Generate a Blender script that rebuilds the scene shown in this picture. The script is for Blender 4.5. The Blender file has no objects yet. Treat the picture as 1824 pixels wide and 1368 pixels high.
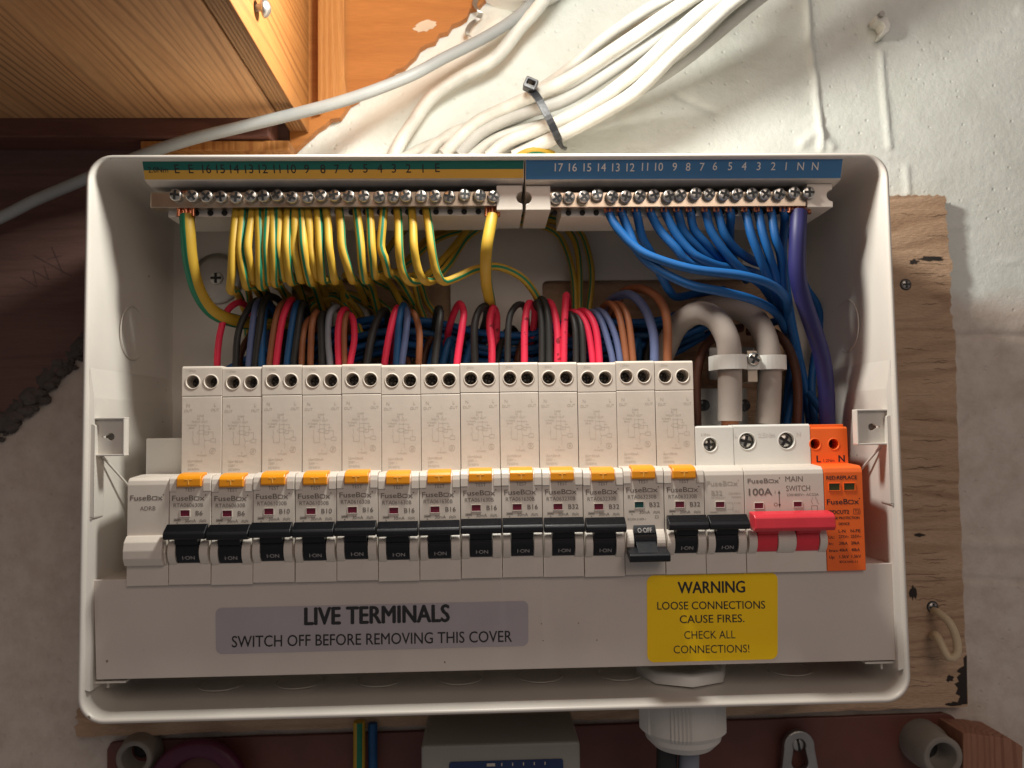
import bpy, bmesh, math, random
import numpy as np
from mathutils import Vector, Matrix

random.seed(7)
rng = np.random.default_rng(7)
S = 0.001                                   # everything below is in millimetres
sc = bpy.context.scene
COL = sc.collection

# ------------------------------------------------------------------ camera
CAM = (155.114, -350.679, 62.602)
YAW, PITCH, ROLL, FPX = 0.035, 0.058, 0.015, 1411.577
def _rot(a, b, c):
    ca, sa, cb, sb, cc, s_ = math.cos(a), math.sin(a), math.cos(b), math.sin(b), math.cos(c), math.sin(c)
    Ry = np.array([[ca, sa, 0], [-sa, ca, 0], [0, 0, 1]])
    Rx = np.array([[1, 0, 0], [0, cb, -sb], [0, sb, cb]])
    Rr = np.array([[cc, 0, s_], [0, 1, 0], [-s_, 0, cc]])
    return Ry @ Rx @ Rr
ROT = _rot(YAW, PITCH, ROLL)
def P(px, py, Y):
    """millimetre point on the depth plane Y seen at pixel (px, py) of the 1824 x 1368 photograph"""
    d = ROT @ np.array([(px - 912) / FPX, 1.0, (684 - py) / FPX])
    t = (Y - CAM[1]) / d[1]
    return Vector((CAM[0] + d[0] * t, Y, CAM[2] + d[2] * t))

cd = bpy.data.cameras.new('camera'); cam = bpy.data.objects.new('camera', cd); COL.objects.link(cam)
M3 = Matrix(((ROT[0, 0], ROT[0, 2], -ROT[0, 1]), (ROT[1, 0], ROT[1, 2], -ROT[1, 1]), (ROT[2, 0], ROT[2, 2], -ROT[2, 1])))
cam.matrix_world = Matrix.Translation(Vector(CAM) * S) @ M3.to_4x4()
cd.sensor_width = 36.0; cd.lens = 36.0 * FPX / 1824.0; cd.clip_start = 0.01; cd.clip_end = 20
cd.dof.use_dof = True; cd.dof.focus_distance = 0.362; cd.dof.aperture_fstop = 9.0
sc.camera = cam

# ------------------------------------------------------------------ light
w = bpy.data.worlds.new('World'); sc.world = w; w.use_nodes = True
w.node_tree.nodes['Background'].inputs[0].default_value = (0.97, 0.90, 0.90, 1)
w.node_tree.nodes['Background'].inputs[1].default_value = 0.155
def lamp(name, kind, loc, energy, col, **k):
    l = bpy.data.lights.new(name, kind); l.energy = energy; l.color = col
    for a, v in k.items(): setattr(l, a, v)
    o = bpy.data.objects.new(name, l); o.location = Vector(loc) * S; COL.objects.link(o); return o
LAMP = (168, -42, 274)
bulb = lamp('bulb_light', 'POINT', LAMP, 3.5, (1.0, 0.985, 0.915), shadow_soft_size=0.018)
# an LED bulb: its collar faces the wall, so it throws most light forwards and sideways
bulb.data.use_nodes = True
_n, _l = bulb.data.node_tree.nodes, bulb.data.node_tree.links
_em = _n['Emission']; _tc = _n.new('ShaderNodeTexCoord'); _sx = _n.new('ShaderNodeSeparateXYZ'); _mr = _n.new('ShaderNodeMapRange')
_mr.interpolation_type = 'SMOOTHSTEP'
_l.new(_tc.outputs['Normal'], _sx.inputs[0]); _l.new(_sx.outputs['Y'], _mr.inputs[0])
_mr.inputs[1].default_value = 0.30; _mr.inputs[2].default_value = 1.0; _mr.inputs[3].default_value = 1.0; _mr.inputs[4].default_value = 0.16
_l.new(_mr.outputs[0], _em.inputs['Strength'])
fill = lamp('fill_light', 'AREA', (420, -870, 560), 1.95, (1.0, 0.82, 0.70), shape='DISK', size=0.5)  # soft fill added behind and above the camera, no known lamp there
fill.rotation_euler = (Vector((150, 40, 80)) - Vector((420, -870, 560))).to_track_quat('-Z', 'Y').to_euler()
sc.view_settings.view_transform = 'Standard'; sc.view_settings.look = 'None'
sc.view_settings.exposure = 0.0; sc.view_settings.gamma = 1.0; sc.view_settings.use_curve_mapping = False
sc.cycles.max_bounces = 8; sc.cycles.diffuse_bounces = 5
sc.cycles.sample_clamp_indirect = 3.0; sc.cycles.caustics_reflective = False; sc.cycles.caustics_refractive = False
sc.cycles.use_denoising = True

# ------------------------------------------------------------------ materials
def newmat(name):
    m = bpy.data.materials.new(name); m.use_nodes = True
    return m, m.node_tree.nodes, m.node_tree.links, m.node_tree.nodes['Principled BSDF']
def plain(name, col, rough=0.45, metal=0.0, var=0.10, bump=0.0, bscale=900.0, spec=0.5, vscale=60.0, specks=0.0):
    m, n, l, b = newmat(name)
    b.inputs['Roughness'].default_value = rough; b.inputs['Metallic'].default_value = metal
    b.inputs['Specular IOR Level'].default_value = spec
    tc = n.new('ShaderNodeTexCoord'); nz = n.new('ShaderNodeTexNoise')
    nz.inputs['Scale'].default_value = vscale; nz.inputs['Detail'].default_value = 6
    l.new(tc.outputs['Object'], nz.inputs['Vector'])
    rp = n.new('ShaderNodeValToRGB'); rp.color_ramp.elements[0].position = .3; rp.color_ramp.elements[1].position = .7
    lo = [c * (1 - var) for c in col]; hi = [min(1, c * (1 + var * .6)) for c in col]
    rp.color_ramp.elements[0].color = (*lo, 1); rp.color_ramp.elements[1].color = (*hi, 1)
    l.new(nz.outputs['Fac'], rp.inputs['Fac'])
    out = rp.outputs['Color']
    if specks:
        vo = n.new('ShaderNodeTexNoise'); vo.inputs['Scale'].default_value = 260; vo.inputs['Detail'].default_value = 2
        l.new(tc.outputs['Object'], vo.inputs['Vector'])
        r2 = n.new('ShaderNodeValToRGB'); r2.color_ramp.elements[0].position = specks; r2.color_ramp.elements[1].position = specks + .02
        r2.color_ramp.elements[0].color = (0, 0, 0, 1); r2.color_ramp.elements[1].color = (1, 1, 1, 1)
        l.new(vo.outputs['Fac'], r2.inputs['Fac'])
        mx = n.new('ShaderNodeMixRGB'); mx.inputs[2].default_value = (col[0] * .35, col[1] * .3, col[2] * .25, 1)
        l.new(r2.outputs['Color'], mx.inputs[0]); l.new(out, mx.inputs[1]); out = mx.outputs[0]
    l.new(out, b.inputs['Base Color'])
    rr = n.new('ShaderNodeMapRange'); rr.inputs[3].default_value = max(.03, rough - .07); rr.inputs[4].default_value = min(1, rough + .1)
    l.new(nz.outputs['Fac'], rr.inputs[0]); l.new(rr.outputs[0], b.inputs['Roughness'])
    if bump:
        n2 = n.new('ShaderNodeTexNoise'); n2.inputs['Scale'].default_value = bscale; n2.inputs['Detail'].default_value = 3
        l.new(tc.outputs['Object'], n2.inputs['Vector'])
        bp = n.new('ShaderNodeBump'); bp.inputs['Strength'].default_value = bump; bp.inputs['Distance'].default_value = 0.0005
        l.new(n2.outputs['Fac'], bp.inputs['Height']); l.new(bp.outputs[0], b.inputs['Normal'])
    return m
def wood(name, c1, c2, c3, axis=1, across=0, period=3.0, rough=0.6, stretch=14.0, dist=3.0, bump=.35, rs=.62):
    """grain running along `axis`, rings alternating along `across`"""
    m, n, l, b = newmat(name)
    tc = n.new('ShaderNodeTexCoord'); mp = n.new('ShaderNodeMapping')
    sc3 = [1, 1, 1]; sc3[axis] = 1 / stretch; mp.inputs['Scale'].default_value = sc3
    l.new(tc.outputs['Object'], mp.inputs['Vector'])
    wv = n.new('ShaderNodeTexWave'); wv.wave_type = 'BANDS'; wv.bands_direction = 'XYZ'[across]
    wv.inputs['Scale'].default_value = 314.0 / period; wv.inputs['Distortion'].default_value = dist
    wv.inputs['Detail'].default_value = 3; wv.inputs['Detail Scale'].default_value = .18
    l.new(mp.outputs[0], wv.inputs['Vector'])
    ph = n.new('ShaderNodeTexNoise'); ph.inputs['Scale'].default_value = 16; ph.inputs['Detail'].default_value = 3; l.new(mp.outputs[0], ph.inputs['Vector'])
    pm = n.new('ShaderNodeMath'); pm.operation = 'MULTIPLY'; pm.inputs[1].default_value = 95; l.new(ph.outputs['Fac'], pm.inputs[0]); l.new(pm.outputs[0], wv.inputs['Phase Offset'])
    nz = n.new('ShaderNodeTexNoise'); nz.inputs['Scale'].default_value = 90; nz.inputs['Detail'].default_value = 8; nz.inputs['Roughness'].default_value = .65
    l.new(mp.outputs[0], nz.inputs['Vector'])
    fi = n.new('ShaderNodeTexNoise'); fi.inputs['Scale'].default_value = 1500; fi.inputs['Detail'].default_value = 3
    l.new(mp.outputs[0], fi.inputs['Vector'])
    r1 = n.new('ShaderNodeValToRGB'); e = r1.color_ramp.elements
    e[0].position = .25; e[0].color = (*c1, 1); e[1].position = .8; e[1].color = (*c2, 1)
    l.new(nz.outputs['Fac'], r1.inputs['Fac'])
    r2 = n.new('ShaderNodeValToRGB'); e = r2.color_ramp.elements
    e[0].position = .05; e[0].color = (rs, rs, rs, 1); e[1].position = .38; e[1].color = (0, 0, 0, 1)
    l.new(wv.outputs['Fac'], r2.inputs['Fac'])
    mx = n.new('ShaderNodeMixRGB'); mx.inputs[2].default_value = (*c3, 1)
    fd = n.new('ShaderNodeMapRange'); fd.inputs[1].default_value = .36; fd.inputs[2].default_value = .62; fd.inputs[3].default_value = .25; fd.inputs[4].default_value = 1.15
    n5 = n.new('ShaderNodeTexNoise'); n5.inputs['Scale'].default_value = 55; n5.inputs['Detail'].default_value = 2; l.new(mp.outputs[0], n5.inputs['Vector']); l.new(n5.outputs['Fac'], fd.inputs[0])
    fm = n.new('ShaderNodeMath'); fm.operation = 'MULTIPLY'; l.new(r2.outputs['Color'], fm.inputs[0]); l.new(fd.outputs[0], fm.inputs[1])
    l.new(fm.outputs[0], mx.inputs[0]); l.new(r1.outputs['Color'], mx.inputs[1])
    m2 = n.new('ShaderNodeMixRGB'); m2.blend_type = 'MULTIPLY'; m2.inputs[0].default_value = .35
    l.new(mx.outputs[0], m2.inputs[1]); l.new(fi.outputs['Fac'], m2.inputs[2])
    l.new(m2.outputs[0], b.inputs['Base Color'])
    b.inputs['Roughness'].default_value = rough; b.inputs['Specular IOR Level'].default_value = .35
    ad = n.new('ShaderNodeMath'); ad.operation = 'ADD'; mw = n.new('ShaderNodeMath'); mw.operation = 'MULTIPLY'; mw.inputs[1].default_value = rs; l.new(wv.outputs['Fac'], mw.inputs[0]); l.new(mw.outputs[0], ad.inputs[0]); l.new(fi.outputs['Fac'], ad.inputs[1])
    bp = n.new('ShaderNodeBump'); bp.inputs['Strength'].default_value = bump; bp.inputs['Distance'].default_value = .0006
    l.new(ad.outputs[0], bp.inputs['Height']); l.new(bp.outputs[0], b.inputs['Normal'])
    return m

MT = {}
MT['shell'] = plain('shell_paint', (.66, .62, .56), .36, var=.07, vscale=22, bump=.05, bscale=1500, specks=.765)
MT['cover'] = plain('cover_paint', (.60, .535, .48), .42, var=.07, vscale=18, bump=.10, bscale=1800, specks=.765)
MT['plastic'] = plain('cream_plastic', (.68, .615, .54), .38, var=.05, bump=.06, bscale=2500)
MT['film'] = plain('satin_plastic', (.65, .58, .50), .45, var=.06, bump=.25, bscale=120, vscale=90)
MT['white'] = plain('white_plastic', (.76, .75, .70), .38, var=.05, bump=.05)
MT['black'] = plain('black_plastic', (.007, .008, .011), .42, var=.2, bump=.2, bscale=2500, spec=.36)
MT['red'] = plain('red_plastic', (.72, .035, .055), .42, var=.1, bump=.1, bscale=2000)
MT['darkred'] = plain('dark_red_flag', (.16, .008, .03), .4)
MT['greenflag'] = plain('green_flag', (.004, .06, .055), .4)
MT['olive'] = plain('olive_window', (.05, .055, .012), .3)
MT['orange'] = plain('orange_plastic', (.90, .15, .018), .4, var=.06, bump=.05)
MT['amber'] = plain('amber_plastic', (.88, .33, .010), .3, var=.05)
MT['ink'] = plain('grey_ink', (.17, .145, .125), .6)
MT['faintink'] = plain('faint_ink', (.50, .44, .37), .6)
MT['blackink'] = plain('black_ink', (.015, .015, .017), .55)
MT['whiteink'] = plain('white_ink', (.75, .72, .68), .5)
MT['toggleink'] = plain('toggle_ink', (.42, .40, .38), .5)
MT['steel'] = plain('zinc_steel', (.56, .54, .50), .34, metal=1, var=.15, bump=.1)
MT['dullsteel'] = plain('dull_steel', (.42, .40, .37), .38, metal=1, var=.2, bump=.2)
MT['slot'] = plain('screw_slot', (.02, .02, .02), .6)
MT['hole'] = plain('dark_hole', (.012, .011, .010), .7)
MT['brass'] = plain('brass', (.66, .55, .43), .32, metal=1, var=.15)
MT['copper'] = plain('copper', (.75, .30, .17), .3, metal=1, var=.2)
MT['yellow'] = plain('yellow_sheath', (.47, .29, .028), .5, spec=.38, var=.08)
MT['green'] = plain('green_sheath', (.006, .17, .085), .5, spec=.38, var=.1)
MT['blue'] = plain('blue_sheath', (.006, .09, .285), .5, spec=.38, var=.12)
MT['deepblue'] = plain('deep_blue_sheath', (.010, .075, .20), .5, spec=.38, var=.2)
MT['purple'] = plain('purple_sheath', (.019, .018, .10), .5, spec=.38, var=.1)
MT['redwire'] = plain('red_sheath', (.72, .026, .075), .5, spec=.38, var=.1)
MT['darkredwire'] = plain('marked_red_sheath', (.72, .03, .075), .5, spec=.38, var=.1, specks=.63)
MT['blackwire'] = plain('black_sheath', (.022, .021, .020), .5, spec=.38, var=.2)
MT['slate'] = plain('slate_blue_sheath', (.10, .13, .26), .5, spec=.38, var=.1)
MT['greywire'] = plain('grey_sheath', (.22, .23, .27), .5, spec=.38, var=.1)
MT['brown'] = plain('brown_sheath', (.27, .095, .04), .5, spec=.38, var=.15)
MT['darkbrown'] = plain('dark_brown_sheath', (.085, .03, .016), .5, spec=.38, var=.15)
MT['tail'] = plain('grey_tail_sheath', (.34, .29, .255), .55, spec=.35, var=.08, bump=.15, bscale=300)
MT['cable'] = plain('white_cable', (.64, .63, .57), .45, var=.25, bump=.15, bscale=250)
MT['greycable'] = plain('grey_cable', (.30, .31, .30), .5, var=.08, bump=.1, bscale=250)
MT['dullcable'] = plain('dull_cable', (.45, .45, .42), .5, var=.18, bump=.1, bscale=250)
MT['nylon'] = plain('black_nylon', (.022, .024, .028), .3, bump=.1)
MT['gland'] = plain('gland_grey', (.60, .57, .52), .42, var=.06)
MT['stripgreen'] = plain('label_green', (.004, .135, .105), .5, var=.04)
MT['stripyellow'] = plain('label_yellow', (.72, .42, .06), .5, var=.04)
MT['stripblue'] = plain('label_blue', (.045, .17, .36), .5, var=.04)
MT['signyellow'] = plain('sign_yellow', (1.0, .64, .0), .3, var=.03, bump=.05)
MT['signgrey'] = plain('sign_grey', (.40, .365, .385), .3, var=.04, bump=.08)
MT['meter'] = plain('meter_case', (.27, .255, .225), .5, var=.06)
MT['meterblue'] = plain('meter_blue', (.008, .025, .09), .4)
MT['magenta'] = plain('magenta_plastic', (.075, .004, .028), .45)
MT['bakelite'] = plain('bakelite_board', (.135, .042, .028), .5, var=.15, bump=.15, bscale=500)
MT['putty'] = plain('aged_plastic', (.24, .21, .175), .55, var=.2, bump=.2, bscale=300)
MT['cream'] = plain('cream_sheath', (.60, .47, .30), .5, var=.1)
MT['lampwhite'] = plain('lamp_holder_white', (.85, .84, .80), .35, var=.02)
MT['tread'] = wood('tread_pine', (.60, .30, .125), (.84, .48, .225), (.20, .09, .042), axis=1, across=0, period=4.4, dist=3.5, rs=.58, bump=.06)
MT['riser'] = wood('riser_pine', (.33, .125, .028), (.42, .18, .048), (.21, .07, .016), axis=1, across=2, period=4.6, dist=3, rs=.6, bump=.12)
MT['stringer'] = wood('stringer_pine', (.45, .165, .036), (.58, .235, .06), (.36, .12, .026), axis=0, across=2, period=18, dist=9, rs=.4, bump=.08)
MT['wedge'] = wood('wedge_pine', (.46, .185, .045), (.58, .27, .08), (.32, .10, .024), axis=2, across=0, period=4.5)
MT['batten'] = wood('batten_pine', (.15, .06, .045), (.22, .095, .065), (.10, .04, .03), axis=0, across=2, period=5, bump=.2)
MT['rough'] = wood('rough_pine', (.36, .18, .07), (.46, .245, .10), (.28, .13, .05), axis=1, across=0, period=2.0, dist=9, bump=.7)
MT['ply'] = wood('board_timber', (.46, .29, .175), (.72, .50, .335), (.26, .145, .08), axis=0, across=2, period=10, stretch=6, dist=22, rs=.4, bump=1.2, rough=.75)
MT['block'] = wood('block_timber', (.33, .145, .085), (.44, .22, .14), (.24, .095, .06), axis=2, across=0, period=4, rough=.75)

def wallmat():
    m, n, l, b = newmat('painted_plaster')
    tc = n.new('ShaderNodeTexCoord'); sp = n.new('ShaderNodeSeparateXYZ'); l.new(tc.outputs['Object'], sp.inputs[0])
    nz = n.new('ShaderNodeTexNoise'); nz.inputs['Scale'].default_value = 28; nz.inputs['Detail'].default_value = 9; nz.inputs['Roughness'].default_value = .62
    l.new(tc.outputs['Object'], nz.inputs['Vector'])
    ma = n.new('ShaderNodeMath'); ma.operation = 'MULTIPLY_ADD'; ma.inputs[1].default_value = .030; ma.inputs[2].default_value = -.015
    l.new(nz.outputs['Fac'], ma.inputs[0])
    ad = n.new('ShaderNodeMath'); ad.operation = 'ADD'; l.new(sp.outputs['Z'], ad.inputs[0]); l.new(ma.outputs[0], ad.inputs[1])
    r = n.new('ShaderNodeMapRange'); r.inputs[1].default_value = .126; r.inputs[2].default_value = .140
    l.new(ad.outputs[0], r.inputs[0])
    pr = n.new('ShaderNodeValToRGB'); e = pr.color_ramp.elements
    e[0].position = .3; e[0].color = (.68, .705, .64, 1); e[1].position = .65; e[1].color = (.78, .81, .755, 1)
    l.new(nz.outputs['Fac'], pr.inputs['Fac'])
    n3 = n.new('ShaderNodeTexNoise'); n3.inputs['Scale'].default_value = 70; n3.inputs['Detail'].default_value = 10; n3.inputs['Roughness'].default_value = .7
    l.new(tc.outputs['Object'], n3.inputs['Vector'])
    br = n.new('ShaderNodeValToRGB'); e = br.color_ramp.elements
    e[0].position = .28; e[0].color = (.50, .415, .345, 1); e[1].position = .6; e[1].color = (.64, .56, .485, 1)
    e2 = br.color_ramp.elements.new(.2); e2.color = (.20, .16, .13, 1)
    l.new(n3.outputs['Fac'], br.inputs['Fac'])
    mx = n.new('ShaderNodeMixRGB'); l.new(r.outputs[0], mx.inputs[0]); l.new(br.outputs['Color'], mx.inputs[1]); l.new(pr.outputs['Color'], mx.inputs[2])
    l.new(mx.outputs[0], b.inputs['Base Color']); b.inputs['Roughness'].default_value = .5
    b.inputs['Specular IOR Level'].default_value = .35
    n2 = n.new('ShaderNodeTexNoise'); n2.inputs['Scale'].default_value = 300; n2.inputs['Detail'].default_value = 9; n2.inputs['Roughness'].default_value = .6
    l.new(tc.outputs['Object'], n2.inputs['Vector'])
    bp = n.new('ShaderNodeBump'); bp.inputs['Strength'].default_value = .5; bp.inputs['Distance'].default_value = .001
    gr = n.new('ShaderNodeTexNoise'); gr.inputs['Scale'].default_value = 1600; gr.inputs['Detail'].default_value = 4
    l.new(tc.outputs['Object'], gr.inputs['Vector'])
    cr = n.new('ShaderNodeTexVoronoi'); cr.inputs['Scale'].default_value = 150; l.new(tc.outputs['Object'], cr.inputs['Vector'])
    pit = n.new('ShaderNodeMapRange'); pit.inputs[1].default_value = 0.0; pit.inputs[2].default_value = .16; pit.inputs[3].default_value = -1.2; pit.inputs[4].default_value = 0.0
    l.new(cr.outputs['Distance'], pit.inputs[0])
    h1 = n.new('ShaderNodeMath'); h1.operation = 'MULTIPLY_ADD'; h1.inputs[1].default_value = .35; l.new(gr.outputs['Fac'], h1.inputs[0]); l.new(n2.outputs['Fac'], h1.inputs[2])
    h2 = n.new('ShaderNodeMath'); h2.operation = 'ADD'; l.new(h1.outputs[0], h2.inputs[0]); l.new(pit.outputs[0], h2.inputs[1])
    l.new(h2.outputs[0], bp.inputs['Height']); l.new(bp.outputs[0], b.inputs['Normal'])
    return m
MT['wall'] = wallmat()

# ------------------------------------------------------------------ mesh helpers
class MB:
    """collects primitives (mm) into one mesh"""
    def __init__(s): s.v = []; s.f = []; s.mi = []; s.sm = []
    def add(s, verts, faces, mi=0, smooth=False):
        o = len(s.v); s.v += [tuple(v) for v in verts]
        s.f += [tuple(i + o for i in f) for f in faces]
        s.mi += [mi] * len(faces) if isinstance(mi, int) else list(mi)
        s.sm += [smooth] * len(faces)
        return s
    def addmesh(s, me, mi=0, fn=None, smooth=False):
        vs = [v.co for v in me.vertices]
        if fn: vs = [fn(v) for v in vs]
        return s.add(vs, [tuple(p.vertices) for p in me.polygons], mi, smooth)
    def addbm(s, bm, mi=0, fn=None, smooth=False):
        bm.verts.index_update()
        vs = [v.co.copy() for v in bm.verts]
        if fn: vs = [fn(v) for v in vs]
        s.add(vs, [tuple(v.index for v in f.verts) for f in bm.faces], mi, smooth); bm.free(); return s
    def box(s, x0, x1, y0, y1, z0, z1, bev=0.0, mi=0, seg=2):
        bm = bmesh.new(); bmesh.ops.create_cube(bm, size=1)
        for v in bm.verts: v.co = Vector((x0 + (v.co.x + .5) * (x1 - x0), y0 + (v.co.y + .5) * (y1 - y0), z0 + (v.co.z + .5) * (z1 - z0)))
        if bev: bmesh.ops.bevel(bm, geom=bm.edges[:], offset=bev, segments=seg, affect='EDGES', profile=.5)
        return s.addbm(bm, mi)
    def prism(s, prof, x0, x1, bev=0.0, mi=0, seg=2):
        """(y, z) profile extruded along X"""
        bm = bmesh.new(); a = [bm.verts.new((x0, y, z)) for y, z in prof]; c = [bm.verts.new((x1, y, z)) for y, z in prof]
        bm.faces.new(a); bm.faces.new(c[::-1]); k = len(prof)
        for i in range(k): bm.faces.new((a[i], c[i], c[(i + 1) % k], a[(i + 1) % k])[::-1])
        bmesh.ops.recalc_face_normals(bm, faces=bm.faces[:])
        if bev: bmesh.ops.bevel(bm, geom=bm.edges[:], offset=bev, segments=seg, affect='EDGES', profile=.5)
        return s.addbm(bm, mi)
    def slab(s, outline, y0, y1, bev=0.0, mi=0):
        """(x, z) outline extruded along Y"""
        bm = bmesh.new(); a = [bm.verts.new((x, y0, z)) for x, z in outline]; c = [bm.verts.new((x, y1, z)) for x, z in outline]
        bm.faces.new(a); bm.faces.new(c[::-1]); k = len(outline)
        for i in range(k): bm.faces.new((a[i], c[i], c[(i + 1) % k], a[(i + 1) % k])[::-1])
        bmesh.ops.recalc_face_normals(bm, faces=bm.faces[:])
        if bev: bmesh.ops.bevel(bm, geom=[e for e in bm.edges if e.calc_length() > bev * 2.2], offset=bev, segments=2, affect='EDGES', profile=.5)
        return s.addbm(bm, mi)
    def cyl(s, c, r, h, axis=1, n=24, r2=None, mi=0, smooth=True, caps=True):
        """cylinder from c along +axis"""
        r2 = r if r2 is None else r2; vs = []
        for k, (rr, t) in enumerate(((r, 0), (r2, h))):
            for i in range(n):
                a = 2 * math.pi * i / n; p = [0, 0, 0]; p[axis] = t; p[(axis + 1) % 3] = rr * math.cos(a); p[(axis + 2) % 3] = rr * math.sin(a)
                vs.append((c[0] + p[0], c[1] + p[1], c[2] + p[2]))
        s.add(vs, [(i, (i + 1) % n, n + (i + 1) % n, n + i) for i in range(n)], mi, smooth)
        if caps: s.add(vs, [tuple(range(n))[::-1], tuple(range(n, 2 * n))], mi)
        return s
    def lathe(s, c, prof, axis=1, n=32, mi=0):
        """prof: (radius, offset along axis)"""
        vs = []
        for rr, t in prof:
            for i in range(n):
                a = 2 * math.pi * i / n; p = [0, 0, 0]; p[axis] = t; p[(axis + 1) % 3] = rr * math.cos(a); p[(axis + 2) % 3] = rr * math.sin(a)
                vs.append((c[0] + p[0], c[1] + p[1], c[2] + p[2]))
        fs = []
        for k in range(len(prof) - 1):
            for i in range(n): fs.append((k * n + i, k * n + (i + 1) % n, (k + 1) * n + (i + 1) % n, (k + 1) * n + i))
        return s.add(vs, fs, mi, True)
    def tube(s, pts, r, sides=12, stripe=None, twist=0.0, mi=0, step=2.2, raw=False, flat=1.0, roll0=0.0):
        pts = [Vector(p) for p in pts]
        path = pts if raw else catmull(pts, step)
        n = len(path); T = []
        for i in range(n):
            d = path[min(i + 1, n - 1)] - path[max(i - 1, 0)]
            T.append(d.normalized() if d.length > 1e-9 else Vector((0, 0, 1)))
        u = T[0].cross(Vector((0, 1, 0)))
        if u.length < .1: u = T[0].cross(Vector((1, 0, 0)))
        u.normalize(); vs = []; L = 0.0
        for i in range(n):
            if i:
                L += (path[i] - path[i - 1]).length
                u = (u - T[i] * u.dot(T[i]))
                u = u.normalized() if u.length > 1e-6 else T[i].orthogonal().normalized()
            v = T[i].cross(u)
            for k in range(sides):
                a = 2 * math.pi * k / sides + twist * L + roll0
                vs.append(path[i] + (u * math.cos(a) + v * math.sin(a) * flat) * (r[i] if isinstance(r, (list, tuple)) else r))
        fs = []; ms = []
        for i in range(n - 1):
            for k in range(sides):
                fs.append((i * sides + k, (i + 1) * sides + k, (i + 1) * sides + (k + 1) % sides, i * sides + (k + 1) % sides))
                ms.append(1 if (stripe and k in stripe) else mi)
        s.add(vs, fs, ms, True)
        s.add(vs, [tuple(range(sides)), tuple(range((n - 1) * sides, n * sides))[::-1]], mi)
        return s
    def mesh(s, name, mats, off=(0, 0, 0)):
        me = bpy.data.meshes.new(name)
        me.from_pydata([((x - off[0]) * S, (y - off[1]) * S, (z - off[2]) * S) for x, y, z in s.v], [], s.f)
        for m in (mats if isinstance(mats, (list, tuple)) else [mats]): me.materials.append(m)
        me.polygons.foreach_set('material_index', s.mi); me.polygons.foreach_set('use_smooth', s.sm)
        me.update(); return me
    def ctr(s):
        a = np.array(s.v); lo, hi = a.min(0), a.max(0)
        return Vector(((lo[0] + hi[0]) / 2, (lo[1] + hi[1]) / 2, lo[2]))

def catmull(p, step):
    if len(p) < 3:
        q = [p[0], (p[0] + p[-1]) / 2, p[-1]]
    else: q = p
    q = [q[0] * 2 - q[1]] + list(q) + [q[-1] * 2 - q[-2]]
    out = []
    for i in range(1, len(q) - 2):
        a, b, c, d = q[i - 1], q[i], q[i + 1], q[i + 2]
        m = max(2, int((c - b).length / step))
        for k in range(m):
            t = k / m
            out.append(.5 * ((2 * b) + (c - a) * t + (2 * a - 5 * b + 4 * c - d) * t * t + (3 * b - a - 3 * c + d) * t ** 3))
    out.append(q[-2]); return out

def tag(o, label=None, cat=None, group=None, kind=None):
    if label: o['label'] = label
    if cat: o['category'] = cat
    if group: o['group'] = group
    if kind: o['kind'] = kind
    return o
def thing(name, loc, label, cat, group=None):
    o = bpy.data.objects.new(name, None); o.empty_display_size = .01; o.location = Vector(loc) * S
    COL.objects.link(o); return tag(o, label, cat, group)
def obj(name, me, parent=None, loc=(0, 0, 0), label=None):
    o = bpy.data.objects.new(name, me); COL.objects.link(o); o.location = Vector(loc) * S
    if parent: o.parent = parent
    if label: o['label'] = label
    return o
def _wl(o):
    l = Vector((0, 0, 0))
    while o: l += o.location; o = o.parent
    return l / S
def part(name, mb, mats, parent, label=None):
    """mesh given in world mm, parented under a thing (or part) without rotation"""
    return obj(name, mb.mesh(name, mats, off=_wl(parent)), parent, label=label)
def single(name, mb, mats, label, cat, group=None, kind=None):
    c = mb.ctr(); return tag(obj(name, mb.mesh(name, mats, off=c), None, c), label, cat, group, kind)

def rrect(x0, x1, z0, z1, r, n=6):
    out = []
    for cx, cz, a0 in ((x1 - r, z1 - r, 0), (x0 + r, z1 - r, 90), (x0 + r, z0 + r, 180), (x1 - r, z0 + r, 270)):
        for i in range(n + 1):
            a = math.radians(a0 + 90 * i / n); out.append((cx + r * math.cos(a), cz + r * math.sin(a)))
    return out
def circle(cx, cz, r, n=24): return [(cx + r * math.cos(2 * math.pi * i / n), cz + r * math.sin(2 * math.pi * i / n)) for i in range(n)]
def holed(outline, holes, y0, y1, bev=0.0):
    """solid sheet in the XZ plane with real holes"""
    cu = bpy.data.curves.new('outline', 'CURVE'); cu.dimensions = '2D'; cu.fill_mode = 'BOTH'
    cu.extrude = (y1 - y0) / 2 - bev; cu.bevel_depth = bev; cu.bevel_resolution = 1
    if bev: cu.offset = -bev
    for lp in [outline] + holes:
        sp = cu.splines.new('POLY'); sp.points.add(len(lp) - 1); sp.use_cyclic_u = True
        for p, (x, z) in zip(sp.points, lp): p.co = (x, z, 0, 1)
    o = bpy.data.objects.new('outline', cu); me = bpy.data.meshes.new_from_object(o)
    ym = (y0 + y1) / 2
    mb = MB().addmesh(me, fn=lambda v: (v.x, ym - v.z, v.y))
    bpy.data.objects.remove(o); bpy.data.curves.remove(cu); bpy.data.meshes.remove(me); return mb

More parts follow.
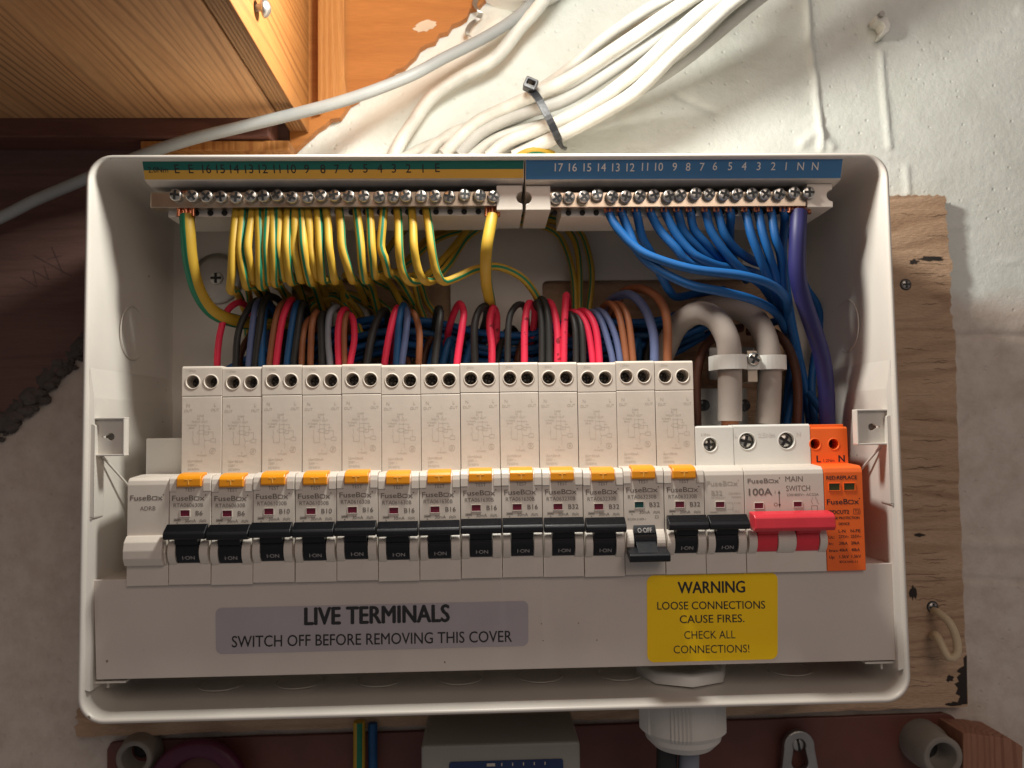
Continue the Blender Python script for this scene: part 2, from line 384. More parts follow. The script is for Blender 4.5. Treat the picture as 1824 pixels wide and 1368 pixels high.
_glyph = {}
def glyphs(txt, bold=0.0):
    k = (txt, 0)
    if k not in _glyph:
        cu = bpy.data.curves.new('txt', 'FONT'); cu.body = txt; cu.size = 1; cu.resolution_u = 3
        o = bpy.data.objects.new('txt', cu); me = bpy.data.meshes.new_from_object(o)
        vs = np.array([v.co[:] for v in me.vertices]) if len(me.vertices) else np.zeros((1, 3))
        fs = [tuple(p.vertices) for p in me.polygons]
        bpy.data.objects.remove(o); bpy.data.curves.remove(cu); bpy.data.meshes.remove(me)
        _glyph[k] = (vs, fs)
    return _glyph[k]
CAPH = None
def text(mb, txt, x0, x1, z, cap, y, bold=0.0, dz=0.0, mi=0, thick=0.0):
    """lettering whose ink fills x0..x1, baseline z, capital height cap, on plane y; dz = rise of the baseline over its length"""
    global CAPH
    if CAPH is None: CAPH = glyphs('H')[0][:, 1].max()
    vs, fs = glyphs(txt, bold); a, b = vs[:, 0].min(), vs[:, 0].max()
    kx = (x1 - x0) / max(b - a, 1e-6); kz = cap / CAPH
    for q, (sx, sz) in enumerate(((0, 0), (1, 0), (-1, 0), (0, .6), (0, -.6)) if bold else ((0, 0),)):
        out = []
        for v in vs:
            X = x0 + (v[0] - a) * kx + sx * bold * kz
            out.append((X, y - thick - q * .008, z + v[1] * kz + sz * bold * kz + dz * (X - x0) / max(x1 - x0, 1e-6)))
        mb.add(out, fs, mi)
    return mb
def textc(mb, txt, xc, z, cap, y, bold=0.0, k=1.0, mi=0):
    """centred, natural width times k"""
    global CAPH
    if CAPH is None: CAPH = glyphs('H')[0][:, 1].max()
    vs, _ = glyphs(txt, bold); wd = (vs[:, 0].max() - vs[:, 0].min()) * cap / CAPH * k
    return text(mb, txt, xc - wd / 2, xc + wd / 2, z, cap, y, bold, mi=mi)
def line(mb, pts, y, wd=.12, mi=0):
    for (x0, z0), (x1, z1) in zip(pts, pts[1:]):
        d = Vector((x1 - x0, z1 - z0)); L = d.length
        if L < 1e-6: continue
        n = Vector((-d.y, d.x)) / L * wd / 2
        mb.add([(x0 - n.x, y, z0 - n.y), (x1 - n.x, y, z1 - n.y), (x1 + n.x, y, z1 + n.y), (x0 + n.x, y, z0 + n.y)], [(0, 1, 2, 3)], mi)
    return mb
def brandword(mb, x0, x1, z, cap, y, bold=.012):
    """FuseBox with its square o and registered mark"""
    wd = x1 - x0
    text(mb, 'FuseB', x0, x0 + wd * .655, z, cap, y, bold)
    a, b, h = x0 + wd * .685, x0 + wd * .825, cap * .72
    line(mb, [(a, z + .12), (b, z + .12), (b, z + h), (a, z + h), (a, z + .12)], y, cap * .15)
    text(mb, 'x', x0 + wd * .85, x1, z, cap, y, bold)
    mb.add([(x1 + .35 + .3 * math.cos(q * math.pi / 4), y, z + cap + .1 + .3 * math.sin(q * math.pi / 4)) for q in range(8)], [tuple(range(8))])
    return mb

def screw_mesh(r, h, name='screw', dome=.25, slot='cross', mats=None):
    """head facing -Y at origin, shaft towards +Y"""
    mb = MB(); mb.lathe((0, 0, 0), [(0.01, -h - r * dome), (r * .45, -h - r * dome * .85), (r * .8, -h - r * dome * .45), (r, -h), (r, 0), (0.01, 0)], n=20)
    y = -h - r * dome - .12; b = r * .2
    def cut(w_, l_): mb.box(-l_, l_, y, y + r * dome + .1, -w_, w_, mi=1)
    if slot == 'cross': cut(b, r * .8); cut(r * .8, b); mb.cyl((0, y - .02, 0), r * .3, .3, n=10, mi=1)
    else: cut(b * .9, r * .92)
    return mb.mesh(name, mats or [MT['steel'], MT['slot']])

# ------------------------------------------------------------------ the wall behind (structure)
WY = 88.0
def build_wall():
    xs = np.concatenate([np.linspace(-620, -185, 60), np.arange(-180, 500, 1.5), np.linspace(505, 900, 50)]); zs = np.concatenate([np.linspace(-420, -115, 50), np.arange(-110, 345, 1.5), np.linspace(350, 640, 45)]); X, Z = np.meshgrid(xs, zs)
    def nz(sx, sz, seed):
        r = np.random.default_rng(seed); g = r.standard_normal((80, 110))
        u = (X - xs[0]) / sx % 108; v = (Z - zs[0]) / sz % 78
        i, j = v.astype(int), u.astype(int); fu, fv = u - j, v - i; fu = fu * fu * (3 - 2 * fu); fv = fv * fv * (3 - 2 * fv)
        return (g[i, j] * (1 - fu) + g[i, j + 1] * fu) * (1 - fv) + (g[i + 1, j] * (1 - fu) + g[i + 1, j + 1] * fu) * fv
    D = .32 * nz(80, 90, 1) + .11 * nz(22, 26, 2) + .07 * nz(9, 9, 3) + .05 * nz(14, 4, 9) + .9 * np.clip(nz(14, 7, 4) - 1.75, 0, .6) + .7 * np.clip(nz(14, 5, 6) - 2.0, 0, .5) - .8 * np.clip(nz(16, 16, 5) - 2.1, 0, .5)
    def ridge(pts, wd, h):
        global_d = np.full(X.shape, 1e9); pts = [P(a, b, WY) for a, b in pts]
        for p, q in zip(pts, pts[1:]):
            dx, dz = q.x - p.x, q.z - p.z; t = np.clip(((X - p.x) * dx + (Z - p.z) * dz) / (dx * dx + dz * dz), 0, 1)
            global_d = np.minimum(global_d, np.hypot(X - p.x - t * dx, Z - p.z - t * dz))
        return h * np.exp(-(global_d / wd) ** 2)
    D += ridge([(1437, 0), (1443, 80), (1452, 140), (1458, 200), (1464, 265)], 1.7, 2.4)
    D -= ridge([(1441, 0), (1447, 80), (1457, 142), (1463, 200), (1469, 265)], .9, .8)
    D += ridge([(1570, 95), (1574, 160), (1580, 230), (1584, 262)], 1.5, 1.5)
    D += ridge([(1430, 255), (1455, 235), (1480, 262)], 3.0, 2.0)
    D += ridge([(1614, 300), (1617, 345)], 1.6, 1.2)
    D += ridge([(600, 300), (660, 240), (760, 165), (850, 95), (890, 50)], 8.5, 5.5)
    D -= ridge([(1700, 600), (1760, 596), (1824, 600), (1900, 596)], 2.0, 1.6)
    D -= ridge([(1710, 1030), (1824, 1036)], 1.2, 1.2)
    D += ridge([(1705, 968), (1824, 972)], 3.0, 1.2)
    D -= ridge([(1205, 170), (1230, 182), (1275, 200)], 1.6, .9)
    D -= ridge([(1695, 610), (1722, 680), (1730, 740), (1705, 775)], 1.4, 1.2)
    vs = np.stack([X.ravel(), (WY - D).ravel(), Z.ravel()], 1); nx = len(xs)
    fs = [(r * nx + c, r * nx + c + 1, (r + 1) * nx + c + 1, (r + 1) * nx + c) for r in range(len(zs) - 1) for c in range(nx - 1)]
    mb = MB(); mb.v = [tuple(v) for v in vs]; mb.f = fs; mb.mi = [0] * len(fs); mb.sm = [True] * len(fs)
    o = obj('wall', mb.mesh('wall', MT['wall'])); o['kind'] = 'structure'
build_wall()

# ------------------------------------------------------------------ staircase seen from below
def jag(p, q, n, amp, seed):
    r = random.Random(seed); out = []
    for i in range(n + 1):
        t = i / n; a = 0 if i in (0, n) else r.uniform(-amp, amp); d = Vector((q[0] - p[0], q[1] - p[1])).normalized()
        out.append((p[0] + (q[0] - p[0]) * t - d.y * a, p[1] + (q[1] - p[1]) * t + d.x * a))
    return out
def xz(px, py, Y): p = P(px, py, Y); return (p.x, p.z)
SY = 82.0
st = thing('staircase', P(300, 300, SY), 'orange pine underside of a staircase with tread, riser and sloping side board', 'staircase')
lo = [xz(516, 275, SY)] + jag(xz(522, 270, SY), xz(862, 0, SY), 30, 1.5, 5)[0:] + [xz(1010, -118, SY)]
hi = [xz(1010, -420, SY), xz(516, -420, SY)]
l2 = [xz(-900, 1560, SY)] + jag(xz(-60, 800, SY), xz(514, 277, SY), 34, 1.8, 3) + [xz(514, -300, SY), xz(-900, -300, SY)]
part('shaded_stringer', MB().slab(l2, SY + 1, WY - .5), wood('shaded_pine', (.15, .080, .066), (.20, .108, .088), (.12, .063, .05), axis=0, across=2, period=14, dist=10, bump=.1, rs=.4), st)  # left run of the stringer, its shade put into a darker wood colour
part('stringer', MB().slab(lo + hi, SY, WY - .5), MT['stringer'], st)
TB = P(240, 211, 62); zt = TB.z; xr = P(498, 200, 62).x; xr2 = P(549, 190, 80).x
part('tread', MB().box(-640, xr - .5, -420, 62, zt, zt + 22, .6), MT['tread'], st)
part('riser_edge', MB().box(xr + .4, xr2 - 1.3, -420, 81, zt + .3, zt + 24, .5), MT['rough'], st)
part('riser', MB().box(xr2 - 1.2, xr2, -420, 81.6, zt - .6, zt + 240, .5), MT['riser'], st)
part('batten', MB().box(-640, P(478, 236, 62).x, 62.4, 81.8, P(240, 243, 62).z, zt + 14, .7), MT['batten'], st)
part('glue_block', MB().box(P(250, 255, 66).x, P(515, 255, 66).x, 66, 81.7, P(400, 268, 66).z, P(400, 250, 66).z, .6), MT['wedge'], st)
wl = [xz(566, -300, 76), xz(612, -300, 76), xz(613, 140, 76), xz(618, 168, 76), xz(590, 176, 76), xz(566, 200, 76)]
part('wedge', MB().slab(wl[::-1], 76, 81.9, .4), MT['wedge'], st)
sp = P(545, 14, -20)
bolt = thing('bolt', (xr2, sp.y, sp.z), 'round-headed grey steel bolt sticking out of the orange stair riser', 'bolt')
part('shank', MB().cyl((xr2 - .5, sp.y, sp.z), 1.6, 4.5, axis=0, n=14), MT['dullsteel'], bolt)
part('head', MB().lathe((xr2, sp.y, sp.z), [(.01, 6.2), (2.2, 5.8), (3.6, 4.6), (4.2, 3.2), (3.8, 2.8), (.01, 2.6)], axis=0, n=24), MT['dullsteel'], bolt)

yk = SY + .9; graphite = plain('graphite', (.075, .045, .042), .6)
for stroke in (((36, 493), (66, 511), (59, 482), (87, 498), (78, 472)), ((60, 455), (128, 492)), ((92, 440), (112, 486)), ((84, 462), (110, 455)), ((98, 325), (104, 336))):
    mb = MB(); line(mb, [xz(px, py, yk) for px, py in stroke], yk, .38); yk -= .02
    part('pencil_mark', mb, graphite, st)
r4 = random.Random(44); c = P(757, 46, SY - .15); mb = MB()
pts = [(c.x + (6 + r4.uniform(-1, 1.2)) * math.cos(q), SY - .15, c.z + (3.2 + r4.uniform(-.5, .6)) * math.sin(q) + .25 * (6 * math.cos(q))) for q in np.linspace(0, 6.0, 22)]
mb.add([(c.x, SY - .15, c.z)] + pts, [(0, 1 + i, 1 + (i + 1) % 22) for i in range(22)]); part('paint_splash', mb, plain('paint_splash', (.62, .50, .36), .6, var=.2), st)
# rough dark mortar along the lower edge of the stringer
r_ = random.Random(11); mb = MB()
for i in range(170):
    t = i / 169; p = P(-60 + 300 * t, 812 - 290 * t, 84) + Vector((r_.uniform(-3, 3), 0, r_.uniform(-5.5, 2.0))); q = r_.uniform(1.0, 3.6)
    bm = bmesh.new(); bmesh.ops.create_icosphere(bm, subdivisions=2, radius=q)
    off = Vector((p.x + r_.uniform(-1.5, 1.5), 85.5 + r_.uniform(-2, 2), p.z + r_.uniform(-3, 2)))
    for v in bm.verts: v.co = Vector((v.co.x * 1.5, v.co.y * .9, v.co.z)) * r_.uniform(.75, 1.15) + off
    mb.addbm(bm)
tp = [P(-60 + 300 * q / 50, 812 - 290 * q / 50, 86) + Vector((0, 0, r_.uniform(-1.5, 1))) for q in range(51)]
mb.tube(tp, [r_.uniform(2.2, 5.0) for _ in tp], 10, raw=True)
single('mortar_fillet', mb, plain('old_mortar', (.10, .085, .075), .9, var=.4, bump=.6, bscale=300), 'crumbly dark mortar line under the sloping dark stair side at left', 'mortar')

# ------------------------------------------------------------------ timber board behind the unit
BY = 80.0
def bxz(px, py): return xz(px, py, BY)
out = jag(bxz(470, 346), bxz(1580, 347), 20, .35, 21) + jag(bxz(1582, 347), bxz(1683, 348), 22, .7, 31) + jag(bxz(1684, 350), bxz(1690, 450), 14, .7, 22) + jag(bxz(1693, 460), bxz(1697, 585), 18, 1.3, 23) \
    + jag(bxz(1701, 588), bxz(1709, 900), 18, .5, 24) + jag(bxz(1710, 905), bxz(1724, 1256), 20, .5, 25) + jag(bxz(1722, 1259), bxz(138, 1313), 60, .5, 26) \
    + jag(bxz(136, 1310), bxz(136, 1268), 8, 1.4, 27) + [bxz(137, 1264), bxz(180, 1252), bxz(190, 700)]
bd = thing('backing_board', P(930, 1300, BY), 'worn brown timber board behind the white unit, bare end grain at right', 'board')
part('board', MB().slab(out, BY, WY - .8), MT['ply'], bd)
sm = screw_mesh(2.6, .6, 'board_screw', mats=[MT['dullsteel'], MT['slot']])
for k, (px, py) in enumerate(((1613, 507), (1661, 1081))):
    c = P(px, py, BY); obj('screw', sm, bd, c - _wl(bd))
    part('screw_shadow_ring', MB().lathe((c.x, BY - .08, c.z), [(2.5, 0), (3.3, 0.02)], n=24), MT['slot'], bd)  # flat dark ring drawn in for the thin shadow round the screw
def blot(mb, px, py, rx, rz, seed, Y, n=18):
    r = random.Random(seed); c = P(px, py, Y)
    pts = [(c.x + rx * r.uniform(.5, 1.2) * math.cos(2 * math.pi * i / n), Y - .12, c.z + rz * r.uniform(.5, 1.2) * math.sin(2 * math.pi * i / n)) for i in range(n)]
    mb.add([(c.x, Y - .12, c.z)] + pts, [(0, 1 + i, 1 + (i + 1) % n) for i in range(n)])
char = plain('charred_wood', (.03, .022, .018), .9, var=.3)
for k, (px, py, a, b) in enumerate(((1692, 1209, 2.6, 2.0), (1700, 1254, 7, 1.2), (1660, 461, 9, 1.6), (1627, 466, 3.2, 1.6), (1637, 953, 3.2, 1.1), (1626, 1055, 2, 4))):
    mb = MB(); blot(mb, px, py, a, b, 100 + k, BY); part('dark_chip', mb, char, bd)
mb = MB()
for k in range(70):
    r = random.Random(300 + k); px = 1600 + r.random() * 75; py = 380 + r.random() * 860; L = r.uniform(12, 80)
    a, b = P(px, py, BY - .1), P(min(px + L, 1686), py + r.uniform(-4, 4), BY - .1); m_ = (a + b) / 2 + Vector((0, 0, r.uniform(-.6, .6)))
    ww = r.uniform(.07, .3); q3 = [a.lerp(b, f_) + Vector((0, 0, r.uniform(-.5, .5))) for f_ in (.15, .35, .5, .7, .88)]
    for w2, seq in ((ww * .5, [a, q3[0]]), (ww, q3), (ww * .45, [q3[-1], b])): line(mb, [(p.x, p.z) for p in seq], BY - .1 - .01 * k / 70, w2)
part('charred_edge', MB().add([(p.x, BY - .1, p.z) for p in (P(*q, BY) for q in ((1722, 1166), (1716, 1172), (1717, 1186), (1709, 1190), (1704, 1196), (1711, 1200), (1704, 1206), (1708, 1214), (1700, 1218), (1706, 1226), (1702, 1236), (1710, 1240), (1706, 1250), (1698, 1254), (1712, 1255), (1723, 1254)))], [tuple(range(16))]), char, bd)
part('grain_crack', mb, plain('crack_dark', (.10, .06, .034), .9), bd)
# cream wire loop poking through the board
mb = MB(); mb.tube([P(1663, 1088, 79), P(1672, 1092, 72), P(1692, 1110, 66), P(1704, 1140, 64), P(1704, 1165, 64), P(1690, 1172, 65), P(1678, 1150, 68), P(1668, 1132, 72), P(1660, 1133, 81)], 2.1, 12)
single('wire_loop', mb, MT['cream'], 'short cream wire bent in a hook out of the timber board at right', 'wire')

# ------------------------------------------------------------------ lower fittings under the unit
MY = 84.0
out = [xz(190, 1420, MY), xz(1714, 1420, MY)] + [xz(1714, 1310, MY), xz(1710, 1290, MY), xz(1698, 1276, MY), xz(1680, 1270, MY)] + jag(xz(1676, 1271, MY), xz(215, 1321, MY), 30, .15, 9) + [xz(196, 1324, MY), xz(190, 1336, MY)]
single('meter_board', MB().slab(out, MY, WY - 1, .5), MT['bakelite'], 'dark red-brown rounded panel fixed to the wall below the white unit', 'panel')
def spacer(name, px, py, Y0, r, label, mo, ink, tilt=0.0):
    c = P(px, py, Y0); t = thing(name, (c.x, MY, c.z), label, 'spacer'); h = MY - Y0
    part('tube', MB().lathe((c.x, MY, c.z), [(r * 1.15, 0), (r * 1.15, -h * .35), (r, -h * .6), (r, -h + .6), (r * .93, -h), (r * .72, -h), (r * .68, -h + .8), (r * .66, -h + 14), (.01, -h + 14)], n=36), mo, t)
    s2 = obj('screw', screw_mesh(r * .45, 1.2, 'spacer_screw', slot='slot', mats=[MT['slot'] if ink else MT['dullsteel'], MT['hole']]), t, Vector((c.x - r * .1, MY - h + 13, c.z)) - _wl(t))
    s2.rotation_euler = (0, math.radians(-38), 0)
spacer('tube_spacer', 1681, 1349, 62, 10.4, 'round putty-coloured tube spacer with a slotted screw, right of the ring bracket', MT['putty'], True)
spacer('tube_spacer', 238, 1352, 72, 9.2, 'round grey tube spacer at the far left end of the red-brown panel', MT['putty'], True)
c = P(1770, 1330, 66)
bl = jag(xz(1716, 1306, 62), xz(1800, 1316, 62), 10, .4, 61) + [xz(1822, 1330, 62), xz(1822, 1460, 62), xz(1716, 1460, 62)]
single('timber_block', MB().slab(bl[::-1], 62, WY - 1, .5), MT['block'], 'sawn reddish timber block in the bottom right corner beside the panel', 'timber block')
# ring bracket
t = thing('ring_bracket', P(1420, 1368, 80), 'grey steel hanger plate with a ring hole and slotted screw below the unit', 'bracket')
c = P(1419, 1322, 80); R = 8.4
ol = [(c.x + R * math.cos(a), c.z - 1 + R * math.sin(a)) for a in np.linspace(-.1, math.pi + .1, 22)] + [(c.x - R * 1.35, c.z - 22), (c.x + R * 1.35, c.z - 22)]
ih = [(c.x + 3.5 * math.cos(a), c.z - .5 + 3.5 * math.sin(a)) for a in np.linspace(-.5, math.pi + .5, 18)] + [(c.x - 4.3 + .15, c.z - 8)] + [(c.x + 4.4 * math.cos(a), c.z - 9 + 4.4 * math.sin(a)) for a in np.linspace(math.pi, 2 * math.pi, 14)]
part('plate', holed(ol, [ih], 76, 80, .9), MT['dullsteel'], t)
so = obj('screw', screw_mesh(3.4, 1.2, 'hanger_screw', slot='slot', mats=[MT['dullsteel'], MT['hole']]), t, Vector((c.x, 79, c.z - .5)) - _wl(t)); so.rotation_euler = (0, math.radians(80), 0)
# meter
t = thing('electricity_meter', P(890, 1400, 40), 'white meter box with a dark blue scale, lower middle edge under the unit', 'meter')
a, b = P(750, 1328, 40), P(1033, 1322, 40)
part('case', MB().box(a.x, b.x, 40, MY - .3, a.z - 40, (a.z + b.z) / 2, 1.4), MT['meter'], t)
a2, b2 = P(800, 1356, 39.7), P(1003, 1353, 39.7)
sc_ = part('scale_plate', MB().slab(rrect(a2.x, b2.x, a2.z - 30, (a2.z + b2.z) / 2, 1.2), 39.4, 40.2), MT['meterblue'], t)
mb = MB()
for k in range(6): x = a2.x + 20 + k * 5.2; line(mb, [(x, a2.z - 1.4), (x, a2.z - 2.8)], 39.3, .5 if k else 4)
part('scale_mark', mb, MT['faintink'], sc_)
# magenta ring
mb = MB(); c = P(348, 1412, 70); n = 40
mb.lathe((c.x, 82, c.z), [(18, 2), (21, 0), (25, -6), (25.5, -10), (23, -12), (17, -11), (15, -6), (15, 2)], n=44)
single('seal_ring', mb, MT['magenta'], 'magenta plastic ring half out of frame at lower left of the panel', 'ring')
def striped_tube(pts, r, twist=0.0, roll0=0.0, sides=20, wd=2, step=2.2):
    st_ = {0, 1, 10, 11} | ({2, 12} if wd > 1 else set())
    return MB().tube(pts, r, sides, stripe=st_, twist=twist, roll0=roll0, step=step)
single('earth_wire', striped_tube([P(640, 1285, 76), P(640, 1330, 76), P(639, 1420, 76)], 3.1, 0, .9), [MT['yellow'], MT['green']], 'upright yellow and green wire on the red-brown panel below the unit', 'wire')
single('supply_wire', MB().tube([P(664, 1288, 78), P(664, 1330, 78), P(665, 1420, 78)], 2.4), MT['deepblue'], 'upright dark blue wire beside the yellow and green one below the unit', 'wire')

# ------------------------------------------------------------------ lamp holder above the frame
t = thing('lamp_holder', (172, WY, 292), 'round white lamp holder on the wall at the top edge, bottom rim showing', 'lamp')
c = P(927, -134, 70)
part('base', MB().lathe((c.x, 0, c.z), [(.01, 60), (30, 60), (41, 61), (43, 63), (43.4, 68), (42, 74), (40, 87)], n=64), MT['lampwhite'], t)
part('socket', MB().cyl((c.x, 26, c.z), 14, 35, n=32, r2=17), MT['lampwhite'], t)

# ------------------------------------------------------------------ mains cables on the wall
CG = 'white cables tied in a bundle on the wall'
cables = [
 ([(1420, -160, 54), (1290, -60, 50), (1157, 14, 56), (1076, 68, 66), (1018, 119, 74), (960, 160, 84), (880, 210, 86), (800, 240, 88), (745, 290, 88)], 3.0, 'cable', 'thin white cable, uppermost of the bundle by the tie'),
 ([(1390, -110, 40), (1290, -40, 40), (1205, 14, 44), (1110, 78, 53), (1008, 143, 64), (906, 190, 76), (845, 221, 80), (790, 275, 82)], 3.5, 'cable', 'thick bright white cable along the top of the bundle'),
 ([(1400, -90, 44), (1310, -30, 44), (1220, 34, 50), (1110, 112, 60), (1008, 177, 70), (923, 204, 78), (858, 235, 82), (817, 275, 84)], 3.6, 'dullcable', 'greyish cable just below the thick bright white one'),
 ([(1420, -100, 36), (1350, -52, 36), (1272, 3, 40), (1224, 41, 44), (1151, 112, 54), (1069, 177, 64), (991, 218, 72), (906, 252, 78), (870, 280, 80)], 3.5, 'cable', 'white cable in the middle of the bundle, passing under the tie'),
 ([(1440, -95, 34), (1375, -48, 34), (1306, 3, 38), (1255, 48, 43), (1204, 92, 50), (1130, 165, 59), (1042, 218, 68), (974, 252, 74), (915, 280, 78)], 3.8, 'cable', 'bright white cable along the lower edge of the bundle'),
 ([(1470, -90, 40), (1410, -44, 40), (1345, 4, 44), (1289, 51, 51), (1214, 112, 60), (1140, 160, 69), (1050, 208, 78), (960, 240, 84), (880, 275, 86)], 3.2, 'dullcable', 'grey cable at the back, lowest edge of the bundle'),
 ([(1450, -140, 54), (1330, -60, 54), (1240, 20, 56), (1140, 92, 62), (1050, 150, 70), (960, 196, 80), (880, 232, 86), (830, 268, 90), (810, 290, 92)], 2.3, 'dullcable', 'thin grey cable lying in the groove between the two thickest white cables'),
 ([(1500, -130, 46), (1390, -60, 46), (1325, 4, 48), (1270, 52, 52), (1190, 112, 58), (1100, 176, 66), (1010, 224, 74), (930, 266, 82), (905, 290, 86)], 2.4, 'cable', 'thin white cable nearest the lower edge of the bundle front'),
 ([(1360, -130, 62), (1250, -50, 62), (1180, 12, 66), (1090, 78, 72), (1010, 132, 78), (920, 186, 84), (860, 216, 88), (800, 252, 92), (770, 288, 94)], 2.2, 'cable', 'very thin white cable between the two uppermost cables of the bundle'),
 ([(1040, 200, 80), (985, 218, 80), (933, 231, 82), (880, 250, 84), (838, 280, 86)], 3.2, 'cable', 'short white cable end leaving the bundle behind the unit top'),
 ([(920, 205, 84), (850, 232, 86), (790, 250, 88), (745, 268, 90), (715, 285, 90)], 3.0, 'cable', 'painted-over cable end at the left foot of the bundle'),
]
for pts, r, mt, lab in cables:
    single('mains_cable', MB().tube([P(p[0], p[1], p[2] - 8) for p in pts], r, 16, step=4), MT[mt], lab, 'cable', CG)
single('mains_cable', MB().tube([P(1010, -60, 68), P(960, 12, 70), P(926, 50, 73), P(882, 104, 75), P(821, 138, 77), P(770, 172, 78), P(736, 218, 79), P(712, 255, 80), P(695, 290, 81)], 3.7, 16, step=4), MT['cable'], 'lone cream cable running down from the lamp to the unit', 'cable')
single('mains_cable', MB().tube([P(1010, -70, 78), P(935, 17, 72), P(872, 62, 66), P(790, 104, 58), P(720, 140, 50), P(600, 183, 45), P(430, 226, 44), P(340, 248, 46), P(250, 278, 50), P(145, 322, 56), P(60, 358, 60), P(0, 388, 62), P(-120, 440, 64), P(-320, 520, 66), P(-700, 640, 68)], 3.0, 16, step=4), MT['greycable'], 'long grey cable crossing in front of the stair timbers at upper left', 'cable')
single('copper_core', striped_tube([P(985, 275, 70), P(960, 268, 66), P(940, 270, 66), P(915, 282, 68)], 2.0), [MT['yellow'], MT['green']], 'yellow and green wire just peeping over the top edge of the unit', 'wire')
# cable tie
t = thing('cable_tie', P(975, 200, 60), 'glossy black cable tie with square head round the white cables', 'cable tie')
pth = [P(943, 160, 58), P(955, 170, 52), P(968, 192, 50), P(982, 220, 50), P(994, 246, 54), P(1003, 262, 66), P(1004, 262, 82)]
vs = []; w_ = 1.9
pt = catmull(pth, 2.0)
for i, p in enumerate(pt):
    d = (pt[min(i + 1, len(pt) - 1)] - pt[max(i - 1, 0)]).normalized(); s_ = d.cross(Vector((0, 1, 0))).normalized() * w_; nn = s_.cross(d).normalized() * .6
    vs += [p - s_ - nn, p + s_ - nn, p + s_ + nn, p - s_ + nn]
fs = [(i * 4 + k, i * 4 + (k + 1) % 4, i * 4 + 4 + (k + 1) % 4, i * 4 + 4 + k) for i in range(len(pt) - 1) for k in range(4)]
part('strap', MB().add(vs, fs), MT['nylon'], t)
c = P(945, 152, 54); bm = MB(); hd = holed(rrect(-3.4, 3.4, -3.0, 3.0, .8), [rrect(-2.0, 2.0, -.9, 1.5, .3)], -3, 3, .4)
ca, sa = math.cos(.42), math.sin(.42)
part('head', MB().add([(c.x + x * ca + z * sa, c.y + y, c.z - x * sa + z * ca) for x, y, z in hd.v], hd.f), MT['nylon'], t)
# dark strip hanging by the lamp
mb = MB(); pt = catmull([P(862, -30, 80), P(848, -2, 79), P(846, 10, 78), P(856, 22, 78), P(852, 32, 82), P(838, 44, 80), P(832, 58, 78), P(836, 64, 80)], 1.5); vs = []
for p in pt: vs += [p + Vector((-1.3, 0, .3)), p + Vector((1.3, .4, -.3)), p + Vector((1.3, .9, -.3)), p + Vector((-1.3, .6, .3))]
mb.add(vs, [(i * 4 + k, i * 4 + (k + 1) % 4, i * 4 + 4 + (k + 1) % 4, i * 4 + 4 + k) for i in range(len(pt) - 1) for k in range(4)])
single('loose_strip', mb, MT['dullsteel'], 'small curled dark strip hanging from the wall beside the lamp holder', 'strip')
# wall clip
t = thing('cable_clip', P(1560, 50, WY), 'empty white cable clip with grey nail on the white wall at upper right', 'cable clip')
c = P(1556, 52, WY); mb = MB()
ol = [(-3, 3.5), (2.2, 3.8), (4.6, 2.6), (5.6, -2.5), (4.6, -6), (1.6, -8), (-.2, -7.6), (.8, -5.4), (2.0, -3.2), (.8, -.8), (-2.6, .4)]
mb.slab([(c.x + x, c.z + z) for x, z in ol][::-1], WY - 9, WY - .2, .6)
part('clip', mb, MT['cable'], t)
part('nail', MB().cyl((c.x - .3, WY - 11, c.z + 3.6), 1.6, 11, n=16), MT['dullsteel'], t)

# ------------------------------------------------------------------ enclosure
X0, X1, Z1, Z0, YR = -18.65, 340.4, 186.3, -59.0, -3.0
YB = 76.0
en = thing('enclosure', ((X0 + X1) / 2, YB, Z0), 'open white metal fuse box enclosure with rounded corners on the timber board', 'enclosure')
prof = [(3.5, 79.5), (2.6, 60), (.2, 2), (0, -1.4), (.25, -2.4), (.8, -3.0), (1.5, -3.0), (2.1, -2.5), (2.4, -1.2), (2.8, 6), (6.4, 73.5), (8.5, 76)]
loops = []
for o, y in prof: loops.append([(x, y, z) for x, z in rrect(X0 + o, X1 - o, Z0 + o, Z1 - o, max(11.5 - o, 3.0), 8)])
n = len(loops[0]); vs = [p for L in loops for p in L]
fs = [(k * n + i, (k + 1) * n + i, (k + 1) * n + (i + 1) % n, k * n + (i + 1) % n) for k in range(len(loops) - 1) for i in range(n)]
mb = MB().add(vs, fs, 0, True)
# knockout rings pressed in the floor and sides
def ring(cx, cy, cz, r, axis, th=.35):
    mb.tube([Vector((cx, cy, cz)) + (Vector((r * math.cos(a), r * math.sin(a), 0)) if axis == 2 else Vector((0, r * math.cos(a), r * math.sin(a)))) for a in np.linspace(0, 2 * math.pi, 33)], th, 6, raw=True)
for cx in (30, 66, 104, 142, 180, 218, 300): ring(cx, 34, Z0 + 4.6, 10.5, 2)
ring(X0 + 4.6, 36, 112, 13, 0); ring(X1 - 4.6, 36, 112, 13, 0)
part('shell', mb, MT['shell'], en)
c1 = [(x, z) for x, z in rrect(P(518, 500, 74).x, P(802, 500, 74).x, 40, P(600, 497, 74).z, 3)]
c2 = [(x, z) for x, z in rrect(P(966, 500, 74).x, P(1400, 500, 74).x, 40, P(1100, 498, 74).z, 3)]
part('back_panel', holed(rrect(X0 + 8, X1 - 8, Z0 + 8, Z1 - 8, 4), [c1[::-1], c2[::-1]], 75.6, 77.6), MT['shell'], en)
